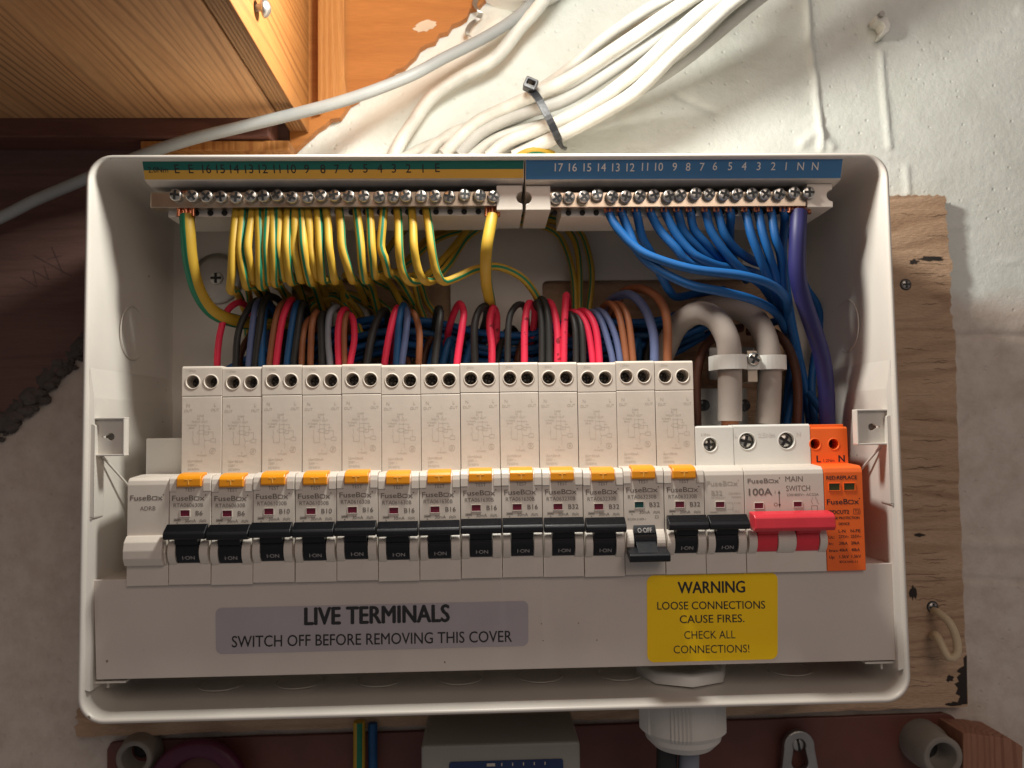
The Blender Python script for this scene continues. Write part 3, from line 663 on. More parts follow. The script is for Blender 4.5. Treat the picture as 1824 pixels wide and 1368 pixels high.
# side liners, stepped in below the shoulder line
for sgn, xe, nm in ((1, X0, 'l'), (-1, X1, 'r')):
    zt_ = P(160, 655, -2).z if sgn > 0 else P(1600, 640, -2).z
    def xi(o): return xe + sgn * o
    v = [(xi(2.55), -1.0, zt_), (xi(6.35), 72, zt_), (xi(4.0), 0.2, zt_ - 13), (xi(7.8), 71, zt_ - 13), (xi(4.0), .2, Z0 + 13), (xi(7.8), 71, Z0 + 13), (xi(2.4), -1.0, zt_ - 12.5), (xi(2.4), -1.0, Z0 + 14), (xi(6.9), 75.5, zt_), (xi(8.4), 75.5, zt_ - 13), (xi(8.4), 75.5, Z0 + 13)]
    f = [(0, 1, 3, 2), (2, 3, 5, 4), (6, 2, 4, 7), (0, 2, 6), (1, 8, 9, 3), (3, 9, 10, 5)]
    if sgn < 0: f = [q[::-1] for q in f]
    part('side_liner', MB().add(v, f), MT['shell'], en)
# fixing lugs
def lug(pa, pb, sgn):
    a, b = P(*pa, 2.4), P(*pb, 2.4); x0, x1 = min(a.x, b.x), max(a.x, b.x); z0, z1 = b.z, a.z
    cx, cz = (x0 + x1) / 2 + 1.5 * sgn, (z0 + z1) / 2
    hole = [(cx + 1.6 * math.cos(q), cz + 1.6 * math.sin(q)) for q in np.linspace(.4, 2 * math.pi - .4, 16)] + [(cx + 3.6, cz - .35), (cx + 3.6, cz + .35)]
    if sgn > 0: hole = [(2 * cx - x, z) for x, z in hole]
    mb = holed(rrect(x0, x1, z0, z1, 1.2), [hole], 2.4, 3.6, .2)
    mb.box(x0 + .2, x1, 0.5, 5, z1 - .9, z1 - .1, .25); mb.box(x0 + .2, x1, 0.5, 5, z0 + .1, z0 + .9, .25)
    xe = (x1 - .9, x1 - .1) if sgn > 0 else (x0 + .1, x0 + .9)
    mb.box(*xe, 0.5, 5, z0 + .3, z1 - .3, .25)
    ln = part('fixing_lug', mb, MT['shell'], en)
    part('hole', MB().cyl((cx, 6, cz), 3.8, .3, n=20), MT['dullsteel'], ln)
    xs = X0 + 2.6 if sgn > 0 else X1 - 2.6
    part('lug_stiffener', MB().slab(rrect(min(xs, xs + sgn * 2.2), max(xs, xs + sgn * 2.2), z0 - 27, z1 - 3, 1.0), -.5, 8, .3), MT['shell'], en)
    part('lug_brace', MB().tube([Vector((x0 + 5 if sgn > 0 else x1 - 5, 5, z0)), Vector((x0 + 12 if sgn > 0 else x1 - 12, 30, z0 - 22))], .55, 8), MT['shell'], en)
lug((157, 744), (225, 812), 1); lug((1593, 728), (1524, 793), -1)
# fixing screw and washer in the back
t = thing('back_washer', P(386, 496, 74), 'large round grey washer with a cross-head screw on the back of the unit', 'washer')
c = P(386, 496, 74); part('washer', MB().lathe((c.x, 75.4, c.z), [(.01, -1.6), (10.5, -1.6), (13.4, -1.2), (13.8, -.6), (13.8, 0)], n=40), MT['dullsteel'], t)
obj('screw', screw_mesh(3.4, .8, 'washer_screw', mats=[MT['white'], MT['slot']]), t, Vector((c.x, 73.8, c.z)) - _wl(t))
# rail the modules sit on
part('rail', MB().box(-8, 330, 57, 58.2, 20, 55, .2), MT['dullsteel'], en)

# ------------------------------------------------------------------ cover plate with stickers
cp = thing('cover_plate', P(880, 1200, 3), 'long cream metal cover below the switches carrying two printed stickers', 'cover plate')
CY = 2.2
a, b, c, d = P(166, 1037, CY), P(1589, 1006, CY), P(1598, 1176, CY), P(171, 1211, CY)
qd = [(a.x, a.z + 2.2), (b.x, b.z + 2.2), (c.x, c.z), (d.x, d.z)]
mb = MB().slab([(a.x, 0.6), (b.x, 0.6), (c.x, c.z), (d.x, d.z)][::-1], CY, CY + 1.2, .35)
mb.box(a.x + 1, b.x - 1, CY + .8, 52, -.7, .4, .2)
part('plate', mb, MT['cover'], cp)
cl = P(165, 1216, 6)
part('corner_clip', MB().box(cl.x, cl.x + 15, 4, 22, d.z - 2.2, d.z - 1.2, .2).box(cl.x, cl.x + 1.2, 4, 22, d.z - 2, d.z + 9, .2).box(cl.x + 4, cl.x + 5.2, 10, 11, d.z - 6, d.z - 2, .2), MT['shell'], cp)
cr = P(1596, 1181, 6)
part('corner_clip', MB().box(cr.x - 15, cr.x, 4, 22, c.z - 1.9, c.z - .9, .2).box(cr.x - 6, cr.x - 5, 8, 9, c.z - 5.5, c.z - 1.5, .2), MT['shell'], cp)
def sticker(px, r, mat, name, label):
    pts = [P(x, y, CY) for x, y in px]                 # TL TR BR BL
    base = rrect(0, 1, 0, 1, .001)
    W, H = (pts[1] - pts[0]).length, (pts[0] - pts[3]).length
    ol = []
    for x, z in rrect(0, W, 0, H, r):
        u, v = x / W, z / H
        q = pts[3] * (1 - u) * (1 - v) + pts[2] * u * (1 - v) + pts[1] * u * v + pts[0] * (1 - u) * v
        ol.append((q.x, q.z))
    return part(name, MB().slab(ol[::-1], CY - .18, CY + .02), mat, cp, label)
def plines(mb, items, Y):
    for s_, xa, xb, ya, yb, cap, bold in items:
        p, q = P(xa, ya, Y), P(xb, yb, Y)
        text(mb, s_, p.x, q.x, p.z, cap / 4.02, Y, bold, dz=q.z - p.z)
    return mb
s1 = sticker([(384, 1083), (941, 1070), (941, 1150), (385, 1165)], 2.6, MT['signgrey'], 'sticker', 'grey sticker reading LIVE TERMINALS')
part('lettering', plines(MB(), [('LIVE TERMINALS', 543, 800, 1113, 1107, 29, .035), ('SWITCH OFF BEFORE REMOVING THIS COVER', 413, 912, 1153, 1143, 19, .008)], CY - .24), MT['blackink'], s1)
s2 = sticker([(1152, 1025), (1385, 1020), (1385, 1174), (1153, 1180)], 3.2, MT['signyellow'], 'sticker', 'yellow sticker reading WARNING')
part('lettering', plines(MB(), [('WARNING', 1208, 1327, 1057, 1055, 20, .022), ('LOOSE CONNECTIONS', 1171, 1363, 1086, 1084, 13.5, .008), ('CAUSE FIRES.', 1211, 1326, 1110, 1108, 13.5, .008), ('CHECK ALL', 1219, 1310, 1138, 1137, 13.5, .0), ('CONNECTIONS!', 1200, 1335, 1164, 1162, 13.5, .0)], CY - .24), MT['blackink'], s2)

# ------------------------------------------------------------------ modules on the rail
YS = 13.15                                   # shoulder face
ZSH = 93.0                                   # shoulder top of the tall breakers
def nose_body(wd, ears=True, drum=None):
    """mm, origin at the left bottom of the nose; front face on y = 0"""
    mb = MB(); g = .13
    mb.prism([(0, -2), (0, 41.2), (.5, 43.0), (2.0, 44.2), (13.6, 45.0), (20, 45.0), (20, -2)], g, wd - g, .22)
    if ears:
        pr = [(.6, 37.8), (-.6, 37.9), (-.6, 41.4), (-.1, 43.4), (1.4, 44.7), (8, 45.15), (8, 40)]
        mb.prism(pr, g + .02, 3.3, .22); mb.prism(pr, wd - 3.4, wd - g - .02, .22)
    def guard(x0, x1):
        arc = [(1.0 - 4.2 * math.sin(math.pi * k / 10) ** .7, 5.8 + 12.6 * k / 10) for k in range(11)]
        mb.prism(arc[::-1] + [(2, 5.8), (2, 18.4)][::1] if False else arc + [(2, 18.4), (2, 5.8)], x0, x1, .18)
    for x0, x1 in drum or ((.55, 3.7), (13.9, wd - .45)): guard(x0, x1)
    return mb
def drum_mb(x0, x1, on=True):
    mb = MB(); cy, cz, R = 6.6, 13.2, 9.2
    a0, a1 = (-40, 42) if on else (-26, 52)
    arc = [(cy - R * math.cos(math.radians(a)), cz + R * math.sin(math.radians(a))) for a in np.linspace(a0, a1, 16)]
    arc = [(y, z) for y, z in arc if z > 6.9]
    mb.prism(arc + [(2, arc[-1][1]), (2, arc[0][1])], x0, x1, .12)
    zc = cz + (1.2 if on else 3.2); mb.box(x0 + .1, x1 - .1, cy - R - .28, cy - R + 1, zc - .25, zc + .25, .08)
    return mb
def bar_mb(x0, x1, on=True):
    mb = MB()
    if on:
        mb.prism([(-2.2, 24.2), (-3.2, 24.1), (-7.0, 21.4), (-7.6, 20.5), (-7.6, 18.8), (-6.6, 18.0), (-2.2, 18.0)], x0, x1, .3)
        for k in range(6):
            t_ = k / 5; y, z = -3.5 - 3.1 * t_, 23.9 - 2.2 * t_
            mb.prism([(y - .24, z - .14), (y - .16, z + .30), (y + .20, z + .16), (y, z - .4)], x0 + .3, x1 - .3)
    else:
        mb.prism([(-3.0, 10.6), (-10.5, 8.6), (-11.2, 8.0), (-11.0, 5.4), (-9.8, 5.0), (-3.0, 7.6)], x0, x1, .3)
    return mb
def stem_mb(x0, x1, on=True):
    mb = MB()
    if on: mb.prism([(-1.5, 21), (-5.2, 20), (-3.9, 15.5), (-1, 15)], x0, x1, .2)
    else: mb.prism([(-1.0, 13.2), (-3.4, 12.6), (-9.5, 8.7), (-8.6, 6.4), (-1, 7.5)], x0 + .4, x1 - .4, .2)
    return mb
def screwhole(x, z, r):
    mb = MB(); return mb
TERM = screw_mesh(2.3, .4, 'terminal_screw', mats=[MT['dullsteel'], MT['hole']])
DARKTERM = screw_mesh(2.25, .3, 'terminal_screw', mats=[plain('shaded_screw', (.16, .15, .14), .3, metal=1, var=.4), MT['hole']])
BIGTERM = screw_mesh(3.3, .6, 'terminal_screw', mats=[MT['steel'], MT['slot']])
_mc = {}
def cached(key, fn, mats):
    if key not in _mc: _mc[key] = fn().mesh(key[0] if isinstance(key, tuple) else key, mats)
    return _mc[key]
def shoulder_tall():
    mb = MB(); wd = 18; g = .13
    mb.box(g, wd - g, 20, 57, -30, ZSH - 2, .2)
    mb.prism([(YS, 40), (YS, 79.4), (YS + .3, 79.8), (20.2, 79.8), (20.2, 40)], g, wd - g, .15)
    h = holed([(g, 80.0), (wd - g, 80.0), (wd - g, ZSH - .5), (g, ZSH - .5)], [circle(4.9, 86.3, 2.85)[::-1], circle(13.0, 86.3, 2.85)[::-1]], YS, 20.2)
    mb.add(h.v, h.f)
    mb.prism([(YS, ZSH - .6), (YS + .25, ZSH + .1), (YS + 1.2, ZSH + .5), (26, ZSH + .5), (26, ZSH - .6)], g, wd - g, .12)
    for x in (4.9, 13.0): mb.lathe((x, YS, 86.3), [(2.86, .3), (2.9, -.22), (3.1, -.34), (3.35, -.22), (3.5, 0.02)], n=28)
    return mb
def diagram():
    mb = MB(); y = YS - .06
    textc(mb, '1.2Nm', 4.2, 90.9, 1.1, y)
    textc(mb, 'N', 3.0, 74.9, 1.5, y); textc(mb, 'OUT', 3.0, 72.7, 1.2, y)
    textc(mb, 'L', 15.0, 75.1, 1.5, y); textc(mb, 'OUT', 15.0, 72.9, 1.2, y)
    textc(mb, 'Load', 8.6, 70.6, 1.0, y); textc(mb, 'N   L', 8.7, 69.2, 1.0, y); textc(mb, 'OUT OUT', 8.8, 67.8, .9, y)
    textc(mb, 'N', 5.2, 67.9, .9, y); textc(mb, 'In-Supply', 5.0, 66.5, .8, y); textc(mb, '(Blue)', 4.6, 65.2, .8, y)
    L = lambda *p: line(mb, p, y, .13)
    L((8, 67.2), (8, 58.2), (5.4, 58.2), (5.3, 60), (5.0, 61), (5.4, 62), (5.1, 64.2)); L((10, 67.2), (10, 61.5)); L((8, 66.4), (12.4, 66.4), (12.4, 64.8)); L((11.8, 64.8), (13.4, 64.8)); L((12.2, 64.2), (12.2, 62.4), (10, 62.4))
    line(mb, [(9 + 1.9 * math.cos(q), 63.6 + .85 * math.sin(q)) for q in np.linspace(0, 2 * math.pi, 15)], y, .13)
    L((10.9, 63.6), (14.2, 63.6), (14.2, 60.6)); L((13.2, 60.6), (15.4, 60.6), (15.4, 59), (13.2, 59), (13.2, 60.6)); L((13.2, 59.8), (10.4, 59.8)); L((10, 61.4), (10.6, 59.4), (10.2, 58), (10.6, 56.8), (10.1, 55.6))
    textc(mb, 'L', 9.2, 54.2, 1.0, y); textc(mb, 'In-Supply', 9.4, 52.8, .8, y)
    line(mb, [(14 + 1.3 * math.cos(q), 55 + 1.3 * math.sin(q)) for q in np.linspace(0, 2 * math.pi, 11)], y, .2); line(mb, [(14 + .5 * math.cos(q), 55 + .5 * math.sin(q)) for q in np.linspace(0, 2 * math.pi, 7)], y, .2)
    text(mb, 'I\u0394n=30mA', 3.0, 9.6, 50.0, 1.1, y); text(mb, '230V ~', 3.0, 7.2, 48.2, 1.1, y); text(mb, '50/60Hz', 3.0, 8.2, 46.4, 1.1, y)
    return mb
ORD = ['', 'first', 'second', 'third', 'fourth', 'fifth', 'sixth', 'seventh', 'eighth', 'ninth', 'tenth', 'eleventh', 'twelfth', 'thirteenth', 'fourteenth', 'fifteenth', 'sixteenth', 'seventeenth', 'eighteenth', 'nineteenth', 'twentieth']
def face_text(code, rating, off=False):
    mb = MB(); y = -.06
    brandword(mb, 1.3, 15.2, 34.0, 2.15, y)
    text(mb, code, 1.9, 14.6, 31.2, 1.65, y)
    text(mb, rating, 11.4, 11.4 + 1.5 * len(rating), 27.6, 1.9, y, .01)
    textc(mb, '30mA', 9.2, 24.6, 1.35, y)
    line(mb, [(2.2, 26.2), (4.8, 26.2), (4.8, 25.2), (2.2, 25.2), (2.2, 26.2)], y, .14); line(mb, [(2.4, 25.7), (4.6, 25.7)], y, .45); line(mb, [(3.3, 24.6), (3.8, 24.2)], y, .3)
    line(mb, [(13.0, 25.2), (13.6, 25.7), (14.4, 25.2), (15.2, 25.7), (16, 25.2)], y, .16); line(mb, [(13.0, 24.6), (13.6, 25.1), (14.4, 24.6), (15.2, 25.1), (16, 24.6)], y, .16)
    if off: text(mb, 'IEC/EN 61009-1', 1.6, 9.6, 21.8, .95, y); line(mb, [(13.8, 23.6), (15.2, 23.6), (15.2, 22.6), (13.8, 22.6), (13.8, 23.6)], y, .18)
    textc(mb, 'TEST', 8.9, 37.9, 1.45, y, .0)
    return mb
def window(x0, x1, z0, z1, mat, root, key):
    fr = obj('indicator', cached(('indicator', key), lambda: MB().box(x0, x1, -.05, .6, z0, z1), mat), root)
    def rim():
        mb = MB()
        for a in ((x0 - .28, x1 + .28, z1, z1 + .28), (x0 - .28, x1 + .28, z0 - .28, z0), (x0 - .28, x0, z0, z1), (x1, x1 + .28, z0, z1)): mb.box(a[0], a[1], -.30, .3, a[2], a[3], .07)
        return mb
    obj('frame', cached(('frame', key), rim, MT['plastic']), fr)
specs = [('RTA060630B', 'B6')] * 2 + [('RTA061030B', 'B10')] * 2 + [('RTA061630B', 'B16')] * 5 + [('RTA063230B', 'B32')] * 4
BG = 'black-switched circuit breakers in the row'
for i, (code, rating) in enumerate(specs):
    k = i + 1; x = 18.0 * k; on = i != 11
    if on: lab = f'cream {rating} breaker with amber test button, {ORD[k]} of the thirteen from the left'
    else: lab = 'cream B32 breaker with its black switch turned down to OFF, green window'
    r = thing('circuit_breaker', (x + r_.uniform(-.06, .06), r_.uniform(-.25, .25), r_.uniform(-.3, .35)), lab, 'circuit breaker', BG)
    obj('nose', cached(('nose', on), lambda: nose_body(18), MT['plastic']), r)
    sh = obj('terminal_housing', cached('terminal_housing', shoulder_tall, MT['film']), r)
    for xx in (4.9, 13.0):
        s_ = obj('terminal_screw', DARKTERM, sh, (xx, 19.6, 86.3)); s_.rotation_euler = (0, random.uniform(0, 1.5), 0)
    obj('wiring_diagram', cached('wiring_diagram', diagram, MT['faintink']), sh)
    obj('lettering', cached(('lettering', code, on), lambda: face_text(code, rating, not on), MT['ink']), r)
    tb = obj('test_button', cached('test_button', lambda: MB().prism([(-1.6, 39.9), (-1.9, 40.4), (-1.9, 43.4), (-1.0, 44.6), (1.2, 45.4), (6.5, 45.9), (6.5, 39.9)], 3.75, 14.0, .3), MT['amber']), r)
    obj('mark', cached('mark', lambda: MB().box(8.6, 9.0, -2.02, -1.7, 40.9, 42.8, .05).box(7.2, 8.5, -2.02, -1.7, 42.9, 43.2, .05).box(9.1, 10.4, -2.02, -1.7, 42.9, 43.2, .05), plain('mark_amber', (.95, .55, .12), .4) if 'mark' not in _mc else None), tb)
    window(4.9, 8.8, 27.2, 29.8, MT['darkred'] if on else MT['greenflag'], r, ('b', on))
    tg = obj('toggle', cached(('toggle', on), lambda: bar_mb(.25, 17.75, on), MT['black']), r)
    obj('stem', cached(('stem', on), lambda: stem_mb(4.0, 13.6, on), MT['black']), tg)
    dr = obj('drum', cached(('drum', on), lambda: drum_mb(4.0, 13.6, on), MT['black']), r)
    def dtext():
        mb = MB()
        if on: text(mb, 'I·ON', 6.6, 11.8, 8.9, 1.55, -1.1); mb.v = [(a, 6.6 - math.sqrt(9.2 ** 2 - (c - 13.2) ** 2) - .1, c) for a, b_, c in mb.v]
        else: text(mb, 'O·OFF', 5.6, 11.9, 16.6, 1.9, -1.1); mb.v = [(a, 6.6 - math.sqrt(9.2 ** 2 - (c - 13.2) ** 2) - .1, c) for a, b_, c in mb.v]
        return mb
    obj('lettering', cached(('drumtext', on), dtext, MT['toggleink']), dr)

# blank module at the left end
r = thing('blanking_module', (0, 0, 0), 'plain cream spacer module without a switch at the left end of the row', 'blank module')
mb = MB(); mb.prism([(0, -2), (0, 41.2), (.5, 43.0), (2.0, 44.2), (13.6, 45.0), (20, 45.0), (20, -2)], .13, 17.87, .22)
mb.prism([(1, 6.2), (-2.6, 7.0), (-4.2, 10), (-4.4, 13.5), (-3.6, 17), (-1.2, 19.4), (1, 19.6)], .3, 16.6, .3)
mb.prism([(1, 6.0), (-1.2, 7.4), (-2.8, 12.6), (-1.2, 18), (1, 19.2)], 16.7, 17.5, .15)
obj('nose', mb.mesh('nose', MT['plastic']), r)
p1 = P(260, 781, 22)
mb = MB().box(p1.x, 18.0, 22, 57, -20, p1.z, .5); obj('rear_block', mb.mesh('rear_block', MT['white']), r)
mb = MB(); brandword(mb, 1.4, 15.2, 34.6, 2.2, -.06); text(mb, 'ADRB', 5.6, 12.2, 30.2, 1.8, -.06); obj('lettering', mb.mesh('lettering', MT['ink']), r)

# single breaker without test button, main switch, surge protector
def low_shoulder(wd, ztop, holes, rad, mat_key):
    mb = MB(); g = .13
    mb.box(g, wd - g, 19.6, 57, -30, ztop - 1, .2)
    h = holed([(g, 40), (wd - g, 40), (wd - g, ztop - .5), (g, ztop - .5)], [circle(a, b_, rad)[::-1] for a, b_ in holes], YS, 19.8); mb.add(h.v, h.f)
    mb.prism([(YS, ztop - .6), (YS + .3, ztop + .1), (YS + 1.2, ztop + .4), (30, ztop + .4), (30, ztop - .6)], g, wd - g, .12)
    for a, b_ in holes: mb.lathe((a, YS, b_), [(rad, .4), (rad + .05, -.15), (rad + .3, -.25), (rad + .6, 0.02)], n=28)
    return mb
xm = 14 * 18.0
r = thing('circuit_breaker', (xm, 0, 0), 'cream B32 breaker without a test button, left of the red main switch', 'circuit breaker', BG)
obj('nose', nose_body(18, ears=False).mesh('nose', MT['plastic']), r)
q = P(1265, 792, YS) - Vector((xm, 0, 0)); zt2 = (P(1268, 760, YS)).z
sh = obj('terminal_housing', low_shoulder(18, zt2, [(q.x, q.z)], 3.1, '').mesh('terminal_housing', MT['white']), r)
obj('terminal_screw', TERM if False else screw_mesh(2.9, .5, 'terminal_screw'), sh, (q.x, 16.6, q.z))
mb = MB(); textc(mb, '2.5Nm', 5.0, zt2 - 4.2, 1.1, YS - .06); obj('lettering', mb.mesh('lettering', MT['faintink']), sh)
mb = MB(); brandword(mb, 1.2, 15.0, 36.6, 2.1, -.06, .004); text(mb, 'B32', 3.2, 8.0, 32.4, 2.0, -.06, .01); text(mb, 'MTRB321', 3.2, 9.2, 30.9, .8, -.06); text(mb, '230/400V~', 10.8, 16.6, 32.6, .9, -.06); text(mb, '50/60Hz', 12.2, 16.6, 31.1, .8, -.06)
line(mb, [(2.4, 25.0), (5.6, 25.0)], -.06, .5); line(mb, [(9.6, 29), (12.6, 29), (12.6, 25)], -.06, .14); line(mb, [(10.2, 26.2), (12.6, 26.2)], -.06, .14); textc(mb, 'O x', 14.4, 24.8, .9, -.06); textc(mb, 'I = N', 14.6, 28.4, .9, -.06)
obj('lettering', mb.mesh('lettering', MT['faintink']), r)
window(5.0, 8.8, 27.0, 29.4, MT['darkred'], r, 'mcb')
tg = obj('toggle', cached(('toggle', True), lambda: None, None), r); obj('stem', cached(('stem', True), lambda: None, None), tg)
dr = obj('drum', cached(('drum', True), lambda: None, None), r); obj('lettering', cached(('drumtext', True), lambda: None, None), dr)

xm = 15 * 18.0
r = thing('main_switch', (xm, 0, 0), 'wide cream MAIN SWITCH module with a long red handle', 'main switch')
obj('nose', nose_body(36, ears=False, drum=((.6, 4.3), (13.6, 21.6), (32.2, 35.5))).mesh('nose', MT['plastic']), r)
h1, h2 = P(1331, 786, YS), P(1401, 785, YS); zt2 = P(1368, 757.5, YS).z
x0m = P(1300, 790, YS).x - xm
sh = obj('terminal_housing', low_shoulder(36, zt2, [(h1.x - xm, h1.z), (h2.x - xm, h2.z)], 3.7, '').mesh('terminal_housing', MT['white']), r)
for hh in (h1, h2):
    s_ = obj('terminal_screw', BIGTERM, sh, (hh.x - xm, 16.2, hh.z)); s_.rotation_euler = (0, random.uniform(0, .7), 0)
mb = MB(); y = YS - .1; textc(mb, 'L', h1.x - xm - 5.4, h1.z + 2.0, 2.0, y, .02); textc(mb, '2.5Nm', (h1.x + h2.x) / 2 - xm - .2, h1.z + 1.9, 2.0, y, .02); textc(mb, 'N', h2.x - xm + 5.6, h2.z + 2.2, 2.0, y, .02)
obj('lettering', mb.mesh('lettering', MT['whiteink']), sh)
mb = MB(); y = -.06; brandword(mb, 1.6, 15.6, 37.4, 2.0, y, .006); text(mb, '100A', 2.0, 12.4, 32.0, 3.0, y, .02); text(mb, 'MAIN', 18.6, 26.4, 37.8, 2.4, y); text(mb, 'SWITCH', 18.8, 29.6, 33.6, 2.4, y); text(mb, '230/400V~ AC22A', 19.0, 33.4, 31.4, 1.1, y)
line(mb, [(15.6, 27.2), (15.6, 33.4)], y, .35); mb.add([(15.0, y, 32.6), (16.2, y, 32.6), (15.6, y, 34.2)], [(0, 1, 2)]); mb.add([(15.0, y, 28), (15.6, y, 26.4), (16.2, y, 28)], [(0, 1, 2)])
textc(mb, 'I', 13.8, 32.6, 1.3, y); textc(mb, 'O', 13.9, 27, 1.6, y)
for xx in (30, 32.6): line(mb, [(xx, 29.8), (xx, 28.6), (xx + .7, 27.6)], y, .16); line(mb, [(xx, 27), (xx, 24.4)], y, .16)
line(mb, [(30, 27), (32.6, 27)], y, .16); textc(mb, '1  3', 31.4, 29.8, .9, y)
obj('lettering', mb.mesh('lettering', MT['ink']), r)
window(4.4, 8.2, 26.2, 28.6, MT['darkred'], r, 'ms1'); window(22.0, 25.6, 26.6, 28.8, MT['darkred'], r, 'ms2')
mb = MB().prism([(-1.6, 25.2), (-7.6, 24.4), (-9.2, 23.0), (-9.6, 18.4), (-8.2, 17.0), (-2.0, 17.4)], 1.2, 36.6, .4)
mb.v = mb.v
tg = obj('toggle', mb.mesh('toggle', MT['red']), r)
mb = MB()
for a, b_ in ((4.5, 13.4), (21.9, 32.0)): d_ = stem_mb(a, b_); mb.add(d_.v, d_.f)
obj('stem', mb.mesh('stem', MT['red']), tg)
for a, b_ in ((4.5, 13.4), (21.9, 32.0)): obj('drum', drum_mb(a, b_).mesh('drum', MT['red']), r)

xm = 17 * 18.0
r = thing('surge_protector', (xm, 0, 0), 'bright orange surge protection module at the right end of the row', 'surge protector')
mb = MB(); mb.prism([(0, -2), (0, 41.6), (.6, 43.4), (2.2, 44.4), (13.6, 45.0), (20, 45.0), (20, -2)], .1, 17.6, .3)
obj('nose', mb.mesh('nose', MT['orange']), r)
h1, h2 = P(1452, 791, YS), P(1485, 791, YS); zt2 = P(1470, 762, YS).z
mb = low_shoulder(17.6, zt2, [(h1.x - xm, h1.z), (h2.x - xm, h2.z)], 2.35, ''); mb.box(.6, 16.6, YS + 1.6, 30, zt2 - 1, zt2 + 1.6, .3)
sh = obj('terminal_housing', mb.mesh('terminal_housing', MT['orange']), r)
for hh in (h1, h2): obj('terminal_screw', DARKTERM, sh, (hh.x - xm - .3, 19.3, hh.z))
mb = MB(); y = YS - .06; zz = P(1470, 823, YS).z; textc(mb, 'L', 3.6, zz, 3.0, y, .03); textc(mb, '1.2Nm', 8.4, zz, 1.4, y); textc(mb, 'N', 14.4, zz, 3.0, y, .03); obj('lettering', mb.mesh('lettering', MT['blackink']), sh)
mb = MB(); y = -.06
text(mb, 'RED:REPLACE', 1.2, 15.0, 38.4, 1.6, y, .02); brandword(mb, 1.0, 15.4, 27.4, 2.3, y, .014)
text(mb, 'SPDCUT2', 1.2, 10.8, 23.2, 1.6, y, .03); text(mb, 'T2', 13.4, 15.4, 23.3, 1.5, y); line(mb, [(12.9, 22.9), (15.8, 22.9), (15.8, 25.2), (12.9, 25.2), (12.9, 22.9)], y, .18)
text(mb, 'SURGE PROTECTION', 1.2, 15.4, 20.8, 1.1, y, .02); text(mb, 'DEVICE', 6.0, 10.8, 18.2, 1.1, y, .02)
for s_, a, b_, z in (('L-N', 5.8, 8.8, 14.9), ('N-PE', 11.2, 15.6, 14.9), ('Uc:', 1.2, 3.8, 12.3), ('275V~', 5.8, 10.4, 12.4), ('255V~', 11.2, 15.9, 12.5), ('In:', 1.2, 3.2, 9.4), ('20kA', 5.8, 9.6, 9.5), ('20kA', 11.2, 15.0, 9.6), ('Imax:', 1.2, 5.4, 6.4), ('40kA', 5.8, 9.6, 6.5), ('40kA', 11.2, 15.0, 6.6), ('Up:', 1.2, 3.6, 3.5), ('1.5kV', 5.8, 10.0, 3.6), ('1.5kV', 11.2, 15.4, 3.7), ('IEC61643-11', 5.8, 13.8, 1.5)): text(mb, s_, a, b_, z, 1.3 if z > 2 else 1.0, y, .015)
obj('lettering', mb.mesh('lettering', MT['blackink']), r)
for a in (2.2, 9.0):
    wn = obj('indicator', cached(('olive', a), lambda: MB().box(a, a + 4.8, -.05, .5, 33.6, 36.6), MT['olive']), r)
    def rim(a=a):
        m_ = MB()
        for q_ in ((a - .3, a + 5.1, 36.6, 36.9), (a - .3, a + 5.1, 33.3, 33.6), (a - .3, a, 33.6, 36.6), (a + 4.8, a + 5.1, 33.6, 36.6)): m_.box(q_[0], q_[1], -.35, .3, q_[2], q_[3], .08)
        return m_
    obj('frame', cached(('oframe', a), rim, MT['orange']), wn)

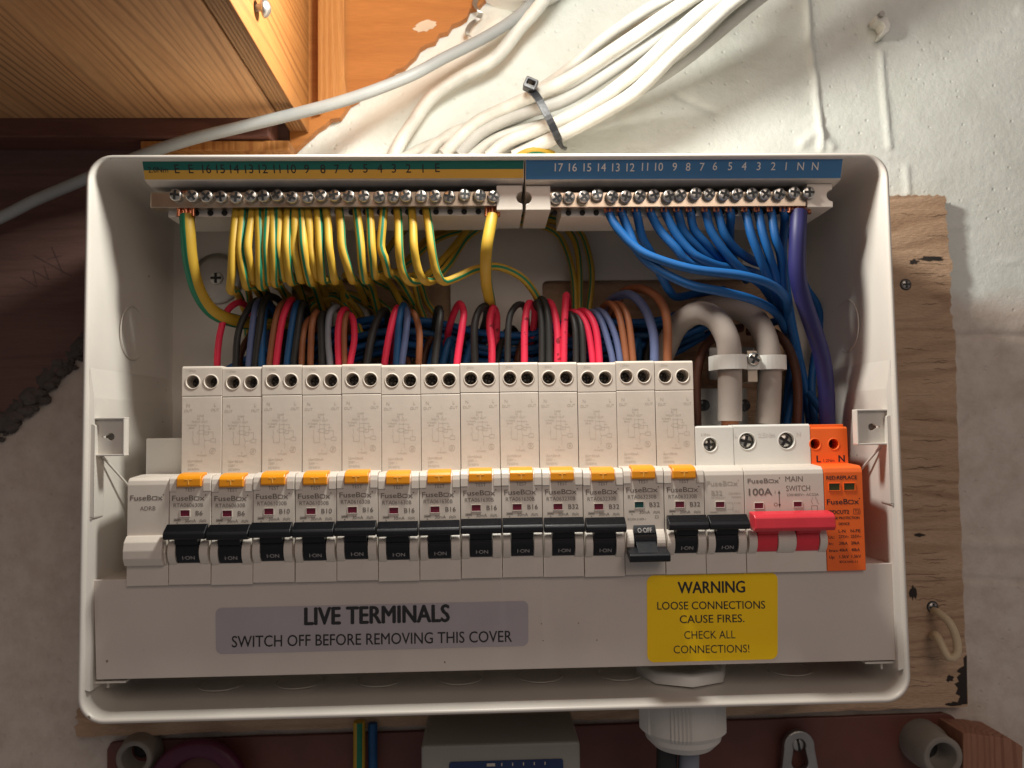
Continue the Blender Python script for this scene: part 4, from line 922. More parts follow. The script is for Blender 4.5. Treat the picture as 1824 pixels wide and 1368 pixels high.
# ------------------------------------------------------------------ terminal bars
TY = 8.0
SYF = -0.6
def fwd(pts):
    """depths written for a bar at 30 mm, brought to the bar at 8 mm"""
    o = []
    for x, y, d in pts: o.append(P(x, y, 8 + (d - 30) * 56 / 34 if d >= 30 else 8 - (30 - d)))
    return o
TS = screw_mesh(2.75, 3.4, 'bar_screw', dome=.18)
def bar(name, label, strip_px, halves, brass_px, screws, letters, ends, inkmat):
    a = P(*strip_px[0], SYF); b = P(*strip_px[1], SYF)
    t = thing(name, ((a.x + b.x) / 2, 60, a.z - 30), label, 'terminal bar')
    zc = (P(strip_px[0][0], 284, SYF).z + P(strip_px[1][0], 282, SYF).z) / 2; zb = (P(strip_px[0][0], 317, SYF).z + P(strip_px[1][0], 315, SYF).z) / 2
    holder = MB().prism([(SYF + 3.3, zb), (SYF + .1, zc + .3), (SYF + .6, zc + .8), (40, zc + .8), (40, zb - 1.2), (TY + 1, zb - 1.2)], a.x, b.x, .25)
    tilt = lambda m_: setattr(m_, 'v', [(x_, y_ + 3.2 * (zc - z_) / (zc - zb), z_) for x_, y_, z_ in m_.v])
    hl = part('label_holder', holder, MT['plastic'], t)
    h = zc - zb; sp_ = MB()
    for k, (f0, f1) in enumerate(halves): sp_.box(a.x + .3, b.x - .3, SYF - .15, SYF + .2, zb + .4 + (h - .4) * f0, zb + .4 + (h - .4) * f1, mi=k)
    tilt(sp_)
    ls = part('label_strip', sp_, [MT['stripyellow'], MT['stripgreen']] if len(halves) > 1 else [MT['stripblue']], hl)
    mb = MB()
    for s_, px, py, cap in letters:
        p = P(px, py, SYF); textc(mb, s_, p.x, p.z, cap / 4.03, SYF - .2, .004)
    tilt(mb); part('lettering', mb, inkmat, ls)
    p0, p1 = P(*brass_px[0], TY), P(*brass_px[1], TY); zb0 = (P(brass_px[0][0], 370, TY).z + P(brass_px[1][0], 367, TY).z) / 2; zb1 = (P(brass_px[0][0], 343, TY).z + P(brass_px[1][0], 340, TY).z) / 2
    br_ = part('bar', MB().box(p0.x, p1.x, TY, TY + 7, zb0, zb1, .3), MT['brass'], t)
    # moulded base behind and below, with a mouth for every wire
    q = P(brass_px[0][0], 384, TY + 4)
    bs = MB().box(p0.x + 6, p1.x, TY + 5, 40, zb0 - 3.0, zb1 - 2, .3).box(p0.x + 6, p1.x, TY + 20, 40.5, zb1 - 3, zb1 + 6, .3)
    for px, py in screws:
        x = P(px, py, TY).x; bs.cyl((x, TY + 4.6, zb0 - 1.2), 1.35, .5, n=14, mi=1)
    part('base', bs, [MT['plastic'], MT['hole']], t)
    for px, py in screws:
        c = P(px, py, TY - 3); o = obj('screw', TS, t, Vector((c.x + random.uniform(-.25, .25), TY + .3 + random.uniform(-.7, .8), c.z + random.uniform(-.35, .35))) - _wl(t)); o.rotation_euler = (random.uniform(-.16, .22), random.uniform(0, 3.1), random.uniform(-.16, .16))
    for (pxa, pya), (pxb, pyb), notch in ends:
        a_, b_ = P(pxa, pya, TY - 1.5), P(pxb, pyb, TY - 1.5); ol = [(a_.x, a_.z), (b_.x, a_.z), (b_.x, b_.z), (a_.x, b_.z)]
        zc_ = (a_.z + b_.z) / 2
        if notch > 0: ol = [(a_.x, a_.z), (b_.x, a_.z)] + [(b_.x - 2.8 * math.sin(q_), zc_ + 2.8 * math.cos(q_)) for q_ in np.linspace(0, math.pi, 9)] + [(b_.x, b_.z), (a_.x, b_.z)]
        if notch < 0: ol = [(b_.x, b_.z), (a_.x, b_.z)] + [(a_.x + 2.8 * math.sin(q_), zc_ - 2.8 * math.cos(q_)) for q_ in np.linspace(0, math.pi, 9)] + [(a_.x, a_.z), (b_.x, a_.z)]
        part('end_cap', MB().slab(ol[::-1] if True else ol, TY - 1.5, 40, .3), MT['plastic'], t)
    return t
lets = [('2.0Nm', 279, 305, 9)] + [(s_, x, y, 14) for s_, x, y in [('E', 313, 306), ('E', 338, 306), ('16', 366, 306), ('15', 391, 306), ('14', 416, 306), ('13', 442, 306), ('12', 467, 306), ('11', 492, 306), ('10', 518, 306), ('9', 545, 306), ('8', 574, 306), ('7', 599, 306), ('6', 624, 305), ('5', 650, 305), ('4', 676, 305), ('3', 701, 305), ('2', 727, 305), ('1', 753, 305), ('E', 779, 304)]]
esc = [(314, 347)] + [(343 + (877 - 343) * k / 21, 349.5 - .06 * k) for k in range(22)]
bar('earth_bar', 'brass earth bar under a green and yellow numbered strip at upper left', ((252, 300), (934, 300)), [(0, .45), (.45, 1)], ((268, 355), (888, 355)), esc, lets, [((884, 330), (931, 374), 1)], MT['blackink'])
lets = [(s_, x, y, 13) for s_, x, y in [('17', 996, 303), ('16', 1021, 303), ('15', 1047, 303), ('14', 1073, 303), ('13', 1098, 303), ('12', 1124, 303), ('11', 1150, 302), ('10', 1175, 302), ('9', 1203, 302), ('8', 1227, 302), ('7', 1252, 302), ('6', 1275, 301), ('5', 1302, 301), ('4', 1327, 301), ('3', 1353, 301), ('2', 1379, 301), ('1', 1402, 301), ('N', 1428, 301), ('N', 1454, 301)]]
nsc = [(989 + (1440 - 989) * k / 18, 350.5 - .42 * k) for k in range(19)]
bar('neutral_bar', 'brass neutral bar under a blue numbered strip at upper right', ((936, 300), (1503, 300)), [(0, 1)], ((978, 355), (1444, 352)), nsc, lets, [((936, 331), (981, 374), -1), ((1437, 327), (1484, 369), 1)], MT['whiteink'])

# ------------------------------------------------------------------ earth wires
EG = 'yellow and green earth wires under the earth bar'
def estart(x, y=368): return [(x, y - 6, 33), (x, y + 4, 33)]
EW = [(422, 415, 410, 519), (433, 428, 437, 511), (449, 442, 449, 501), (461, 462, 463, 511), (477, 474, 476, 503), (486, 488, 488, 506), (496, 497, 503, 496), (513, 509, 516, 503), (526, 524, 534, 499), (537, 540, 551, 504), (548, 553, 561, 494), (565, 570, 573, 500), (580, 587, 594, 501), (604, 610, 625, 500), (635, 642, 648, 500), (658, 662, 666, 492), (684, 679, 690, 488), (708, 712, 729, 502), (733, 738, 757, 501), (759, 768, 789, 502)]
tails_ = {17: [(748, 500, 44), (775, 478, 52), (815, 432, 58), (846, 393, 60)], 18: [(775, 497, 46), (800, 470, 54), (830, 425, 60), (866, 398, 62)], 19: [(817, 493, 38), (846, 480, 41), (886, 475, 46), (929, 494, 48), (958, 532, 50), (968, 575, 52)]}
for i, (xt, xm_, xb, yb) in enumerate(EW):
    pts = estart(xt) + [((xt + xm_) / 2, 400, 31), (xm_ + random.uniform(-1.5, 1.5), 440, 30 + random.uniform(-1.5, 1)), ((xm_ + xb) / 2 if i not in tails_ else xb - 15, yb - 30, 30.5)]
    if i in tails_: pts += [(xb - 8, yb - 10, 31.5), (xb + 2, yb, 35)] + tails_[i]
    else:
        dx = random.uniform(8, 22)
        pts += [(xb, yb - 7, 32.5), (xb + 3, yb, 37), (xb + dx * .6, yb - 2, 45), (xb + dx * 1.4, yb + random.uniform(6, 20), 56), (xb + dx * 2.6, yb + random.uniform(40, 70), 64)]
    single('earth_wire', striped_tube(fwd(pts), 1.95, twist=random.uniform(-.004, .004), roll0=random.uniform(-.3, .3) + (1.35 if i in (4, 6, 9, 14, 15, 16) else .45 if i % 2 else -.9), wd=1), [MT['yellow'], MT['green']], f'yellow and green wire, {ORD[i + 1]} loop from the left under the earth bar', 'wire', EG)
def estrand(mb, x, y0, y1, r, nst=5):
    for k in range(nst):
        dx = (k - (nst - 1) / 2) * r * .5; p, q = P(x, y0, TY + 3), P(x, y1, TY + 2)
        mb.tube([p + Vector((dx, (k % 2) * .8, 0)), q + Vector((dx * 1.1, (k % 2) * .8 - .4, 0))], r * .32, 8)
t = thing('earth_wire', P(330, 385, 32), 'thick yellow and green wire at the far left, sweeping down behind the loops', 'wire')
part('sheath', MB().tube(fwd([(333, 383, 32), (335, 420, 32), (340, 470, 34), (354, 520, 38), (380, 556, 43), (425, 573, 50), (480, 577, 58), (540, 575, 64)]), 3.35, 20, stripe={3, 4, 5, 6, 13, 14, 15, 16}, roll0=3.7, step=3), [MT['yellow'], MT['green']], t)
mb = MB(); estrand(mb, 332, 340, 386, 3.0); part('conductor', mb, MT['copper'], t)
t = thing('earth_wire', P(875, 385, 32), 'thick yellow and green wire hanging straight down at the right end of the earth bar', 'wire')
part('sheath', striped_tube(fwd([(877, 384, 31), (872, 410, 29), (866, 450, 29), (866, 500, 38), (873, 540, 50), (880, 590, 62)]), 2.75, 0.002, 5.9, wd=1), [MT['yellow'], MT['green']], t)
mb = MB(); estrand(mb, 877, 362, 386, 2.6); part('conductor', mb, MT['copper'], t)
BGR = 'dull earth wires crossing behind the loops'
back = [
 ([(800, 392, 66), (880, 394, 68), (939, 397, 68), (988, 413, 68), (1010, 448, 67), (1022, 498, 66), (1025, 560, 64), (1024, 620, 60)], 'leftmost of three dull earth wires arching down right of centre'),
 ([(880, 388, 69), (969, 391, 70), (1002, 403, 70), (1024, 430, 69), (1032, 478, 67), (1033, 560, 65), (1036, 620, 60)], 'middle of three dull earth wires arching down right of centre'),
 ([(930, 385, 70), (1006, 392, 71), (1034, 415, 70), (1049, 454, 69), (1054, 498, 67), (1048, 560, 65), (1046, 620, 60)], 'rightmost of three dull earth wires arching down right of centre'),
 ([(1000, 392, 72), (900, 400, 70), (817, 413, 66), (773, 430, 62), (735, 462, 58), (700, 492, 52)], 'dull earth wire sloping up right behind the last loops, upper one'),
 ([(930, 392, 72), (836, 396, 70), (773, 419, 67), (745, 442, 64), (712, 480, 58), (680, 500, 52)], 'dull earth wire sloping up right behind the loops, next to the upper one'),
 ([(840, 386, 72), (749, 393, 70), (718, 413, 68), (690, 446, 66), (674, 492, 60)], 'dull earth wire sloping up right near the seventeenth loop'),
 ([(640, 480, 50), (667, 498, 54), (702, 517, 62), (732, 538, 66), (752, 570, 66), (770, 620, 62)], 'dull earth wire falling to the right below the sixteenth loop'),
 ([(612, 490, 52), (635, 503, 58), (670, 533, 64), (700, 560, 66), (725, 600, 64)], 'dull earth wire falling to the right below the fifteenth loop'),
 ([(568, 490, 50), (590, 506, 56), (625, 537, 60), (645, 566, 62), (660, 610, 62)], 'dull earth wire falling to the right below the thirteenth loop'),
 ([(728, 490, 50), (738, 506, 58), (747, 543, 64), (757, 570, 64), (764, 620, 62)], 'dull earth wire dropping steeply below the eighteenth loop'),
 ([(738, 488, 52), (750, 507, 60), (760, 537, 66), (780, 568, 66), (800, 610, 62)], 'dull earth wire dropping steeply below the nineteenth loop'),
 ([(520, 490, 56), (560, 509, 62), (599, 519, 66), (645, 530, 68), (690, 556, 68), (735, 600, 64)], 'dull earth wire crossing low towards the right behind all the loops'),
 ([(540, 565, 56), (560, 541, 58), (590, 529, 60), (612, 541, 60), (632, 566, 58), (645, 600, 56)], 'dull earth wire arched low above the grey and red loops'),
 ([(525, 545, 60), (560, 529, 64), (610, 522, 66), (650, 540, 68), (690, 566, 66)], 'dull earth wire arched behind the low arched one'),
 ([(440, 505, 50), (445, 540, 58), (440, 580, 60), (446, 620, 60), (470, 660, 58)], 'dull earth wire dropping behind the first red loop at left'),
 ([(470, 505, 52), (466, 540, 62), (468, 580, 66), (478, 640, 64)], 'dull earth wire dropping straight behind the black loops at left'),
 ([(480, 500, 54), (505, 520, 62), (530, 545, 68), (560, 580, 68)], 'dull earth wire slanting right behind the brown loops at left'),
 ([(525, 495, 56), (550, 515, 66), (585, 548, 70), (610, 580, 68)], 'dull earth wire slanting right above the orange-brown loops'),
]
for pts, lab in back:
    single('earth_wire', striped_tube([P(*q) for q in pts], 1.7, twist=.004, roll0=random.uniform(0, 3.1), wd=1), [MT['yellow'], MT['green']], lab, 'wire', BGR)

# ------------------------------------------------------------------ neutral wires
NG = 'blue neutral wires fanning out under the neutral bar'
NW = [
 (1085, [(1099, 405, 31), (1127, 436, 30), (1160, 457, 28), (1232, 479, 26), (1318, 490, 25), (1367, 504, 27), (1396, 525, 32), (1404, 547, 40), (1393, 568, 50), (1360, 578, 58)]),
 (1107, [(1121, 413, 32), (1135, 446, 31), (1166, 476, 30), (1225, 506, 29), (1278, 518, 30), (1338, 533, 33), (1380, 556, 42), (1400, 590, 52)]),
 (1133, [(1144, 423, 34), (1160, 452, 36), (1176, 488, 40), (1192, 517, 46), (1206, 529, 52), (1240, 523, 58), (1290, 516, 62)]),
 (1159, [(1176, 411, 33), (1204, 442, 32), (1229, 468, 33), (1298, 482, 36), (1350, 500, 42), (1390, 530, 50)]),
 (1185, [(1206, 419, 32), (1228, 446, 32), (1247, 460, 32), (1282, 474, 34), (1325, 480, 38), (1372, 500, 46), (1400, 540, 54)]),
 (1207, [(1218, 412, 33), (1240, 438, 34), (1266, 462, 36), (1292, 475, 40), (1340, 490, 48), (1380, 520, 56)]),
 (1229, [(1236, 408, 33), (1259, 436, 34), (1286, 463, 37), (1312, 478, 42), (1350, 490, 50), (1395, 530, 58)]),
 (1257, [(1267, 412, 32), (1294, 452, 33), (1328, 487, 36), (1360, 512, 44), (1390, 560, 54)]),
 (1278, [(1290, 416, 32), (1310, 443, 34), (1342, 465, 39), (1370, 476, 46), (1395, 510, 54)]),
 (1300, [(1300, 412, 36), (1302, 440, 44), (1310, 470, 52), (1330, 500, 60)]),
 (1328, [(1338, 418, 31), (1353, 457, 32), (1367, 491, 35), (1385, 535, 44), (1400, 590, 54)]),
 (1350, [(1359, 418, 31), (1371, 457, 32), (1383, 497, 36), (1396, 545, 44), (1410, 600, 54)]),
 (1373, [(1381, 424, 31), (1391, 457, 33), (1397, 517, 38), (1403, 560, 46), (1415, 620, 54)]),
 (1396, [(1397, 410, 37), (1394, 445, 42), (1398, 490, 48), (1408, 560, 54), (1424, 640, 58)]),
]
for i, (xt, pts) in enumerate(NW):
    t = thing('neutral_wire', P(xt, 372, 33), f'bright blue wire, {ORD[i + 1]} from the left under the neutral bar', 'wire', NG)
    part('sheath', MB().tube(fwd([(xt - 1, 374, 32.5), (xt + 2, 384, 32)] + pts), 2.05, 14), MT['blue'], t)
    mb = MB(); estrand(mb, xt - 1, 362, 378, 1.9, 4); part('conductor', mb, MT['copper'], t)
t = thing('neutral_wire', P(1420, 372, 32), 'thick purple-blue wire running down at the right end of the neutral bar', 'wire')
part('sheath', MB().tube(fwd([(1423, 377, 31), (1421, 420, 30), (1420, 480, 31), (1428, 525, 33), (1445, 575, 36), (1464, 635, 40), (1472, 700, 44), (1474, 790, 46)]), 3.85, 20, step=3), MT['purple'], t)
mb = MB(); estrand(mb, 1423, 355, 380, 3.6, 6); part('conductor', mb, MT['copper'], t)
DG = 'blue wires dropping at the right inside the unit'
drops = [([(1396, 560, 46), (1404, 600, 50), (1418, 650, 54), (1424, 710, 56), (1428, 790, 56)], 'blue wire dropping left of the purple one, inner strand'),
 ([(1400, 540, 52), (1410, 590, 54), (1424, 640, 58), (1436, 700, 58), (1446, 790, 56)], 'blue wire dropping left of the purple one, middle strand'),
 ([(1408, 372, 40), (1412, 430, 48), (1430, 500, 56), (1456, 545, 60), (1460, 590, 62), (1450, 640, 60), (1446, 700, 56), (1456, 790, 52)], 'blue wire bulging out to the right behind the purple one'),
 ([(1405, 590, 58), (1420, 625, 60), (1424, 660, 62), (1412, 700, 62), (1400, 760, 60)], 'blue wire curving back behind the right grey tail'),
 ([(1440, 700, 50), (1456, 722, 46), (1474, 748, 44), (1486, 790, 44)], 'blue wire leading into the orange surge module'),
 ([(1398, 600, 60), (1408, 640, 64), (1404, 690, 66), (1396, 760, 64)], 'blue wire deep behind the right grey tail')]
for pts, lab in drops: single('neutral_wire', MB().tube([P(*q) for q in pts], 2.0, 14), MT['blue'], lab, 'wire', DG)

# ------------------------------------------------------------------ circuit wires looping above the breakers
CW = [
 ('red', 'redwire', 1.55, [(387, 640), (389, 615), (393, 590), (404, 555), (424, 539), (440, 546), (447, 562), (450, 600)]),
 ('black', 'blackwire', 1.6, [(420, 645), (424, 595), (437, 560), (455, 536), (468, 545), (470, 590)]),
 ('slate blue', 'slate', 1.5, [(443, 648), (450, 580), (455, 547), (464, 535), (475, 545), (478, 590)]),
 ('black', 'blackwire', 1.75, [(455, 648), (463, 580), (469, 542), (480, 528), (494, 533), (501, 545), (503, 590)]),
 ('dark blue', 'deepblue', 1.7, [(466, 648), (468, 590), (473, 540), (483, 546), (491, 562), (494, 600)]),
 ('brown', 'brown', 1.5, [(480, 648), (489, 580), (498, 548), (509, 537), (516, 550), (518, 590)]),
 ('red', 'redwire', 1.65, [(492, 648), (502, 575), (513, 543), (520, 534), (524, 548), (522, 590)]),
 ('slate blue', 'deepblue', 1.6, [(511, 648), (520, 580), (527, 545), (534, 540), (538, 560), (538, 600)]),
 ('black', 'blackwire', 1.7, [(523, 648), (531, 585), (537, 546), (543, 541), (547, 560), (546, 600)]),
 ('brown', 'brown', 1.5, [(537, 648), (541, 590), (552, 568), (561, 572), (563, 610)]),
 ('orange-brown', 'brown', 1.6, [(553, 648), (555, 590), (560, 561), (567, 560), (570, 600)]),
 ('black', 'blackwire', 1.8, [(574, 648), (572, 590), (572, 566), (578, 560), (582, 600)]),
 ('grey', 'greywire', 1.6, [(588, 648), (584, 600), (587, 562), (597, 548), (606, 556), (608, 600)]),
 ('red', 'redwire', 1.6, [(603, 648), (602, 593), (607, 560), (615, 551), (619, 562), (616, 600)]),
 ('orange-brown', 'brown', 1.4, [(614, 648), (613, 590), (616, 563), (621, 562), (622, 600)]),
 ('red', 'redwire', 1.6, [(624, 648), (631, 605), (629, 570), (621, 560), (614, 566), (612, 600)]),
 ('black', 'blackwire', 1.9, [(654, 648), (664, 592), (680, 556), (690, 560), (692, 600)]),
 ('red', 'redwire', 1.7, [(685, 648), (697, 580), (705, 553), (709, 552), (708, 590), (700, 640)]),
 ('dark blue', 'deepblue', 1.7, [(706, 648), (710, 585), (715, 550), (722, 548), (724, 600)]),
 ('slate blue', 'slate', 1.7, [(716, 648), (723, 594), (725, 556), (719, 548), (712, 560), (708, 600)]),
 ('orange-brown', 'brown', 1.6, [(746, 648), (747, 594), (740, 563), (731, 556), (724, 566), (720, 600)]),
 ('black', 'blackwire', 1.75, [(774, 648), (781, 590), (785, 556), (780, 550), (776, 570), (772, 610)]),
 ('red', 'redwire', 1.75, [(814, 648), (823, 584), (826, 556), (819, 541), (809, 557), (798, 594), (792, 640)]),
 ('black', 'blackwire', 1.8, [(846, 648), (845, 584), (853, 554), (865, 546), (866, 565), (856, 610)]),
 ('ink-marked red', 'darkredwire', 1.8, [(876, 648), (876, 616), (872, 575), (878, 549), (885, 565), (883, 612), (880, 645)]),
 ('black', 'blackwire', 1.6, [(904, 648), (906, 576), (914, 551), (926, 542), (936, 552), (938, 600)]),
 ('ink-marked red', 'darkredwire', 1.75, [(934, 648), (935, 575), (942, 540), (952, 553), (950, 584), (944, 625)]),
 ('black', 'blackwire', 1.6, [(965, 648), (965, 580), (960, 545), (955, 540), (955, 580)]),
 ('black', 'blackwire', 1.85, [(978, 648), (977, 578), (972, 545), (964, 533), (957, 542), (955, 580)]),
 ('ink-marked red', 'darkredwire', 1.75, [(993, 648), (993, 594), (987, 554), (978, 538), (972, 550), (970, 590)]),
 ('ink-marked red', 'darkredwire', 1.75, [(1004, 648), (1005, 594), (1007, 540), (1009, 526), (1012, 545), (1010, 590)]),
 ('black', 'blackwire', 1.6, [(1026, 648), (1025, 590), (1020, 566), (1014, 560), (1010, 590)]),
 ('black', 'blackwire', 1.6, [(1039, 648), (1037, 590), (1031, 567), (1022, 560), (1016, 590)]),
 ('red', 'redwire', 1.6, [(1056, 648), (1048, 590), (1035, 562), (1019, 556), (1010, 570)]),
 ('red', 'redwire', 1.75, [(1068, 648), (1062, 590), (1050, 562), (1036, 554), (1026, 562), (1022, 590)]),
 ('slate blue', 'slate', 1.6, [(1092, 648), (1082, 605), (1070, 570), (1057, 556), (1044, 562), (1040, 590)]),
 ('slate blue', 'slate', 1.6, [(1105, 648), (1097, 602), (1083, 568), (1069, 554), (1055, 558), (1048, 590)]),
 ('brown', 'brown', 1.7, [(1116, 648), (1108, 585), (1099, 553), (1087, 541), (1074, 548), (1066, 580)]),
 ('brown', 'brown', 1.7, [(1128, 648), (1121, 580), (1113, 553), (1102, 542), (1090, 546), (1080, 580)]),
 ('thick slate blue', 'slate', 2.25, [(1166, 648), (1164, 596), (1149, 551), (1125, 526), (1100, 528), (1082, 545), (1074, 590)]),
 ('thick brown', 'brown', 2.2, [(1189, 648), (1188, 572), (1175, 535), (1149, 516), (1120, 516), (1104, 530), (1095, 580)]),
]
def brk(x):
    if x >= 1168: return 13
    return max(1, min(13, int((x - 322) / 70.2) + 1))
from collections import defaultdict
grp = defaultdict(list)
for i, (cn, *_r) in enumerate(CW): grp[(cn, brk(_r[2][0][0]))].append(i)
for (cn, b_), ids in grp.items():
    ids.sort(key=lambda i: CW[i][3][0][0])
    for k, i in enumerate(ids):
        _, mt, rad, pts = CW[i]
        y0 = 30; n_ = len(pts); ap = min(range(n_), key=lambda q: pts[q][1]); path = [P(pts[0][0], 690, 30)]
        for q, (x, y) in enumerate(pts):
            dep = 29 + 9 * (q / max(ap, 1)) ** 1.5 if q <= ap else 38 + 24 * (q - ap) / max(1, n_ - 1 - ap)
            path.append(P(x, y, dep))
        path.append(path[-1] + Vector((random.uniform(-4, 4), 3, -18)))
        w_ = '' if len(ids) == 1 else (' left' if k == 0 else ' right' if k == len(ids) - 1 else ' middle')
        lab = f'{cn} wire loop rising behind the {ORD[b_]} breaker' + (f', the{w_} one of that colour' if w_ else '')
        single('circuit_wire', MB().tube(path, rad, 14, step=1.8), MT[mt], lab, 'wire', 'coloured circuit wires looping above the breakers')

# draped blue bundle and dark wires added behind the loops
RB = 'blue wires draped behind the coloured loops'
r9 = random.Random(77); ysb = [(400, 668), (460, 640), (540, 618), (620, 585), (700, 570), (780, 584), (860, 602), (930, 604), (1000, 590), (1080, 582), (1180, 575), (1260, 540)]
nm = ['topmost', 'second', 'third', 'fourth', 'fifth', 'sixth', 'seventh', 'eighth', 'lowest']
for k in range(9):
    pts = [P(x + r9.uniform(-8, 8), y + k * 8 - 8 + r9.uniform(-5, 5), 56 + (k % 3) * 4 + r9.uniform(-2, 2)) for x, y in ysb]
    single('neutral_wire', MB().tube(pts, 1.8, 12, step=4), MT['deepblue' if k % 2 else 'blue'], f'blue wire draped low behind the coloured loops, {nm[k]} strand of that bundle', 'wire', RB)
for k, (x, c_) in enumerate(((775, 'teal-blue'), (797, 'teal-blue'), (838, 'teal-blue'), (1130, 'teal-blue'))):
    pts = [P(x - 20, 700, 46), P(x - 6, 640, 44), P(x + 4, 606, 46), P(x + 8, 625, 52), P(x + 6, 690, 54)]
    single('neutral_wire', MB().tube(pts, 1.9, 12), MT['deepblue'], f'dark blue loop low behind the breakers, {ORD[k + 1]} of four from the left', 'wire', 'short dark blue loops low behind the breakers')
for k in range(14):  # dark wires put in to fill the darkness behind the loops
    x = 440 + k * 54 + r9.uniform(-12, 12)
    pts = [P(x, 700, 50), P(x + r9.uniform(-6, 6), 640, 50), P(x + 14, 600, 56), P(x + 30, 585, 64), P(x + 50, 620, 68)]
    single('circuit_wire', MB().tube(pts, 1.8, 12), MT['blackwire' if k % 3 else 'darkbrown'], f'dark wire added to fill the darkness behind the loops, {ORD[k + 1]} of fourteen from the left', 'wire', 'dark wires added to fill the darkness behind the loops')

# ------------------------------------------------------------------ supply tails, clamp and brackets
def tail(pts, cut, label):
    t = thing('tail_cable', P(*cut), label, 'cable', 'thick grey supply tails')
    part('sheath', MB().tube([P(*q) for q in pts], 5.7, 24, step=3), MT['tail'], t)
    a = P(*cut); part('core', MB().tube([a + Vector((0, 0, 2)), a + Vector((0, 0, -4)), a + Vector((0, 1, -16))], 4.1, 20), MT['brown'], t)
tail([(1150, 700, 58), (1178, 640, 52), (1200, 590, 44), (1222, 566, 36), (1248, 557, 30), (1275, 568, 27), (1291, 592, 25), (1299, 620, 25), (1300, 672, 25), (1300, 750, 25)], (1300, 742, 25), 'thick grey tail cable bent over at left, brown core showing at its end')
tail([(1200, 600, 62), (1230, 560, 58), (1276, 545, 46), (1317, 551, 38), (1347, 571, 33), (1364, 604, 31), (1370, 643, 30), (1370, 700, 30), (1367, 756, 30)], (1367, 744, 30), 'thick grey tail cable bent over at right beside the blue wires')
t = thing('cable_clamp', P(1338, 655, 22), 'white plastic saddle clamp screwed across the two grey tails', 'clamp')
a, b = P(1272, 632, 19), P(1402, 629, 23); z0 = P(1338, 657, 20).z; z1 = P(1338, 631, 20).z
mid = P(1341, 640, 24).x; c1x, c2x = P(1300, 640, 25).x, P(1370, 640, 30).x; pl = []
for q_ in np.linspace(math.pi * 1.02, math.pi * 1.98, 13): pl.append((c1x + 7.0 * math.cos(q_), 25 + 6.6 * math.sin(q_)))
pl += [(mid - 2.5, 24.2), (mid + 2.5, 24.6)]
for q_ in np.linspace(math.pi * 1.04, math.pi * 1.98, 13): pl.append((c2x + 7.0 * math.cos(q_), 30 + 6.6 * math.sin(q_)))
pl = [(pl[0][0] - .6, 31)] + pl + [(pl[-1][0] + .6, 36)]
vs = []
for i, (x, y) in enumerate(pl):
    p_, n_ = pl[max(0, i - 1)], pl[min(len(pl) - 1, i + 1)]; tx, ty = n_[0] - p_[0], n_[1] - p_[1]; L = math.hypot(tx, ty); nx, ny = ty / L * 1.1, -tx / L * 1.1
    vs += [(x + nx, y + ny, z0), (x + nx, y + ny, z1), (x, y, z1), (x, y, z0)]
part('saddle', MB().add(vs, [(i * 4 + k, i * 4 + (k + 1) % 4, i * 4 + 4 + (k + 1) % 4, i * 4 + 4 + k) for i in range(len(pl) - 1) for k in range(4)] + [(0, 1, 2, 3), tuple(len(vs) - 4 + k for k in (3, 2, 1, 0))]), MT['white'], t)
so = obj('screw', screw_mesh(3.1, 1.6, 'clamp_screw', dome=.35), t, Vector((mid, 23.6, P(1341, 639, 22).z)) - _wl(t)); so.rotation_euler = (0, .5, 0)
part('post', MB().box(mid - 2.4, mid + 2.4, 25, 52, z0 - 6, z1 + 2.2, .3), MT['brass'], t)
t = thing('clamp_bracket', P(1300, 690, 52), 'bent steel bracket standing behind the two grey tails', 'bracket')
a, b = P(1262, 619, 50), P(1346, 676, 50); part('upper_plate', MB().slab(rrect(a.x, b.x, b.z, a.z, 1.2), 50, 52, .3), MT['dullsteel'], t)
a, b = P(1242, 692, 46), P(1334, 800, 46); part('lower_plate', MB().slab(rrect(a.x, b.x, b.z, a.z, .6), 46, 48, .3), MT['steel'], t)
for px in (1253, 1325): obj('screw', screw_mesh(3.0, 1.0, 'bracket_screw', mats=[MT['nylon'], MT['hole']]), t, P(px, 722, 45.9) - _wl(t))
BWG = 'brown wires curving beside the grey tails'
for pts, lab in (([(1243, 800, 42), (1241, 740, 42), (1242, 665, 42), (1257, 616, 42), (1288, 592, 44), (1320, 584, 50)], 'dark brown wire curving beside the left grey tail'),
                 ([(1330, 590, 52), (1370, 590, 46), (1396, 607, 40), (1414, 645, 38), (1421, 700, 38), (1417, 800, 38)], 'dark brown wire curving beside the right grey tail'),
                 ([(1350, 760, 34), (1340, 790, 34)], 'short dark wire end between the grey tails')):
    single('tail_wire', MB().tube([P(*q) for q in pts], 2.3, 14), MT['darkbrown'], lab, 'wire', BWG)
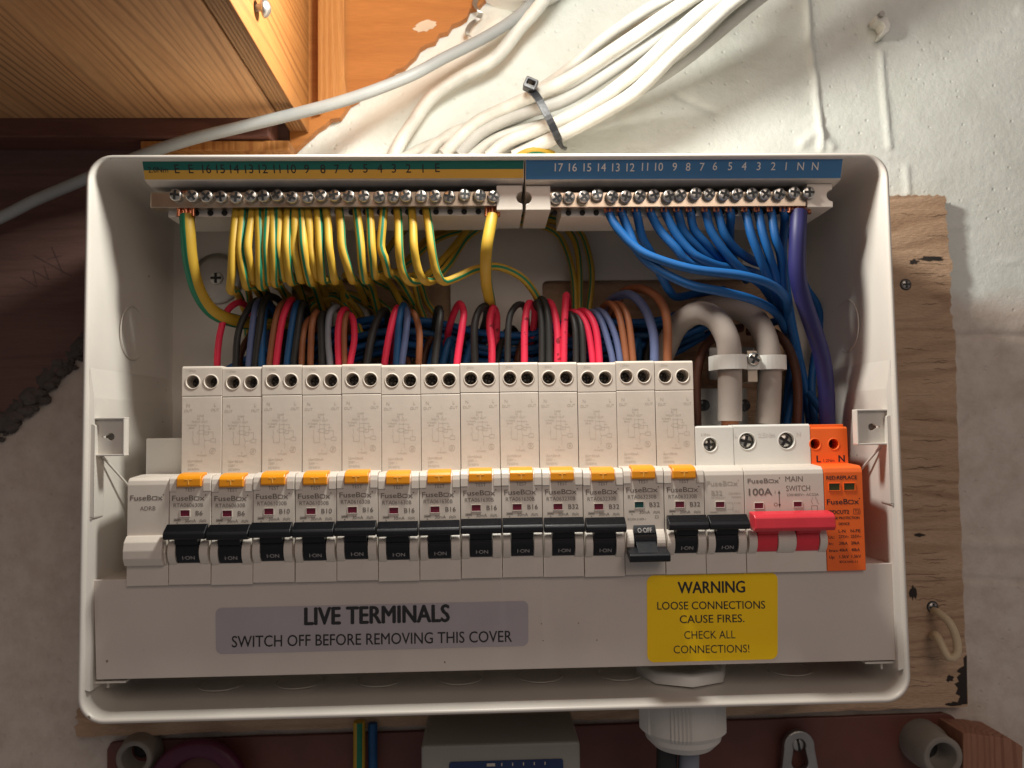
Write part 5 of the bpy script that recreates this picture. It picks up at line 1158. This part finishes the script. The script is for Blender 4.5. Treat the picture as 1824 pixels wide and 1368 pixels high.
# pale sheath ends glimpsed between the blue wires
mb = MB().tube([P(1310, 480, 62), P(1350, 452, 62), P(1384, 430, 64)], 4.2, 12).tube([P(1320, 470, 58), P(1352, 478, 58)], 2.4, 10)
single('sheath_end', mb, MT['white'], 'pale cable sheath end glimpsed between the blue wires', 'cable end')
mb = MB().tube([P(590, 548, 70), P(600, 556, 66), P(604, 590, 64)], 3.0, 10)
single('sheath_end', mb, MT['white'], 'pale cable sheath end behind the grey wire loop', 'cable end')
mb = MB().tube([P(636, 546, 72), P(648, 558, 68), P(658, 590, 66)], 3.0, 10)
single('sheath_end', mb, MT['white'], 'pale cable sheath end right of the pair of red loops', 'cable end')

# ------------------------------------------------------------------ cable gland under the unit
gc = P(1216, 1290, 34); t = thing('cable_gland', (gc.x, 34, Z0 - 30), 'large ribbed grey cable gland under the bottom edge of the unit', 'cable gland')
R = 20.3; zt_ = Z0 - .4; n = 144; vs = []
prof = [(R * .9, 0), (R * .9, -2.0), (R, -2.2), (R, -20), (R * .9, -22.5), (R * .87, -25), (R * .70, -28.5), (R * .5, -29)]
mb = MB()
for rr, dz in prof:
    for i in range(n):
        a = 2 * math.pi * i / n; q = rr
        if -20.1 < dz < -2.1: q = rr + (.7 if (i % 24) < 12 and i % 2 else 0)
        vs.append((gc.x + q * math.cos(a), 34 + q * math.sin(a), zt_ + dz))
mb.add(vs, [(k * n + i, k * n + (i + 1) % n, (k + 1) * n + (i + 1) % n, (k + 1) * n + i)[::-1] for k in range(len(prof) - 1) for i in range(n)])
part('dome_nut', mb, MT['gland'], t)
part('inner_nut', MB().lathe((gc.x, 34, Z0 + 4.2), [(22, 0), (22, 4.2), (20.5, 5), (15, 5), (15, 0)], axis=2, n=8), MT['white'], t)
for k, dx in enumerate((-8, 2.5)): single('supply_wire', MB().tube([Vector((gc.x + dx, 34, zt_ - 24)), Vector((gc.x + dx, 35, zt_ - 40)), Vector((gc.x + dx - 2, 40, zt_ - 80))], 5.0, 16), MT['blackwire' if k == 0 else 'greywire'], ('black' if k == 0 else 'dark grey') + ' thick cable coming out of the bottom of the gland', 'cable', 'cables below the gland')
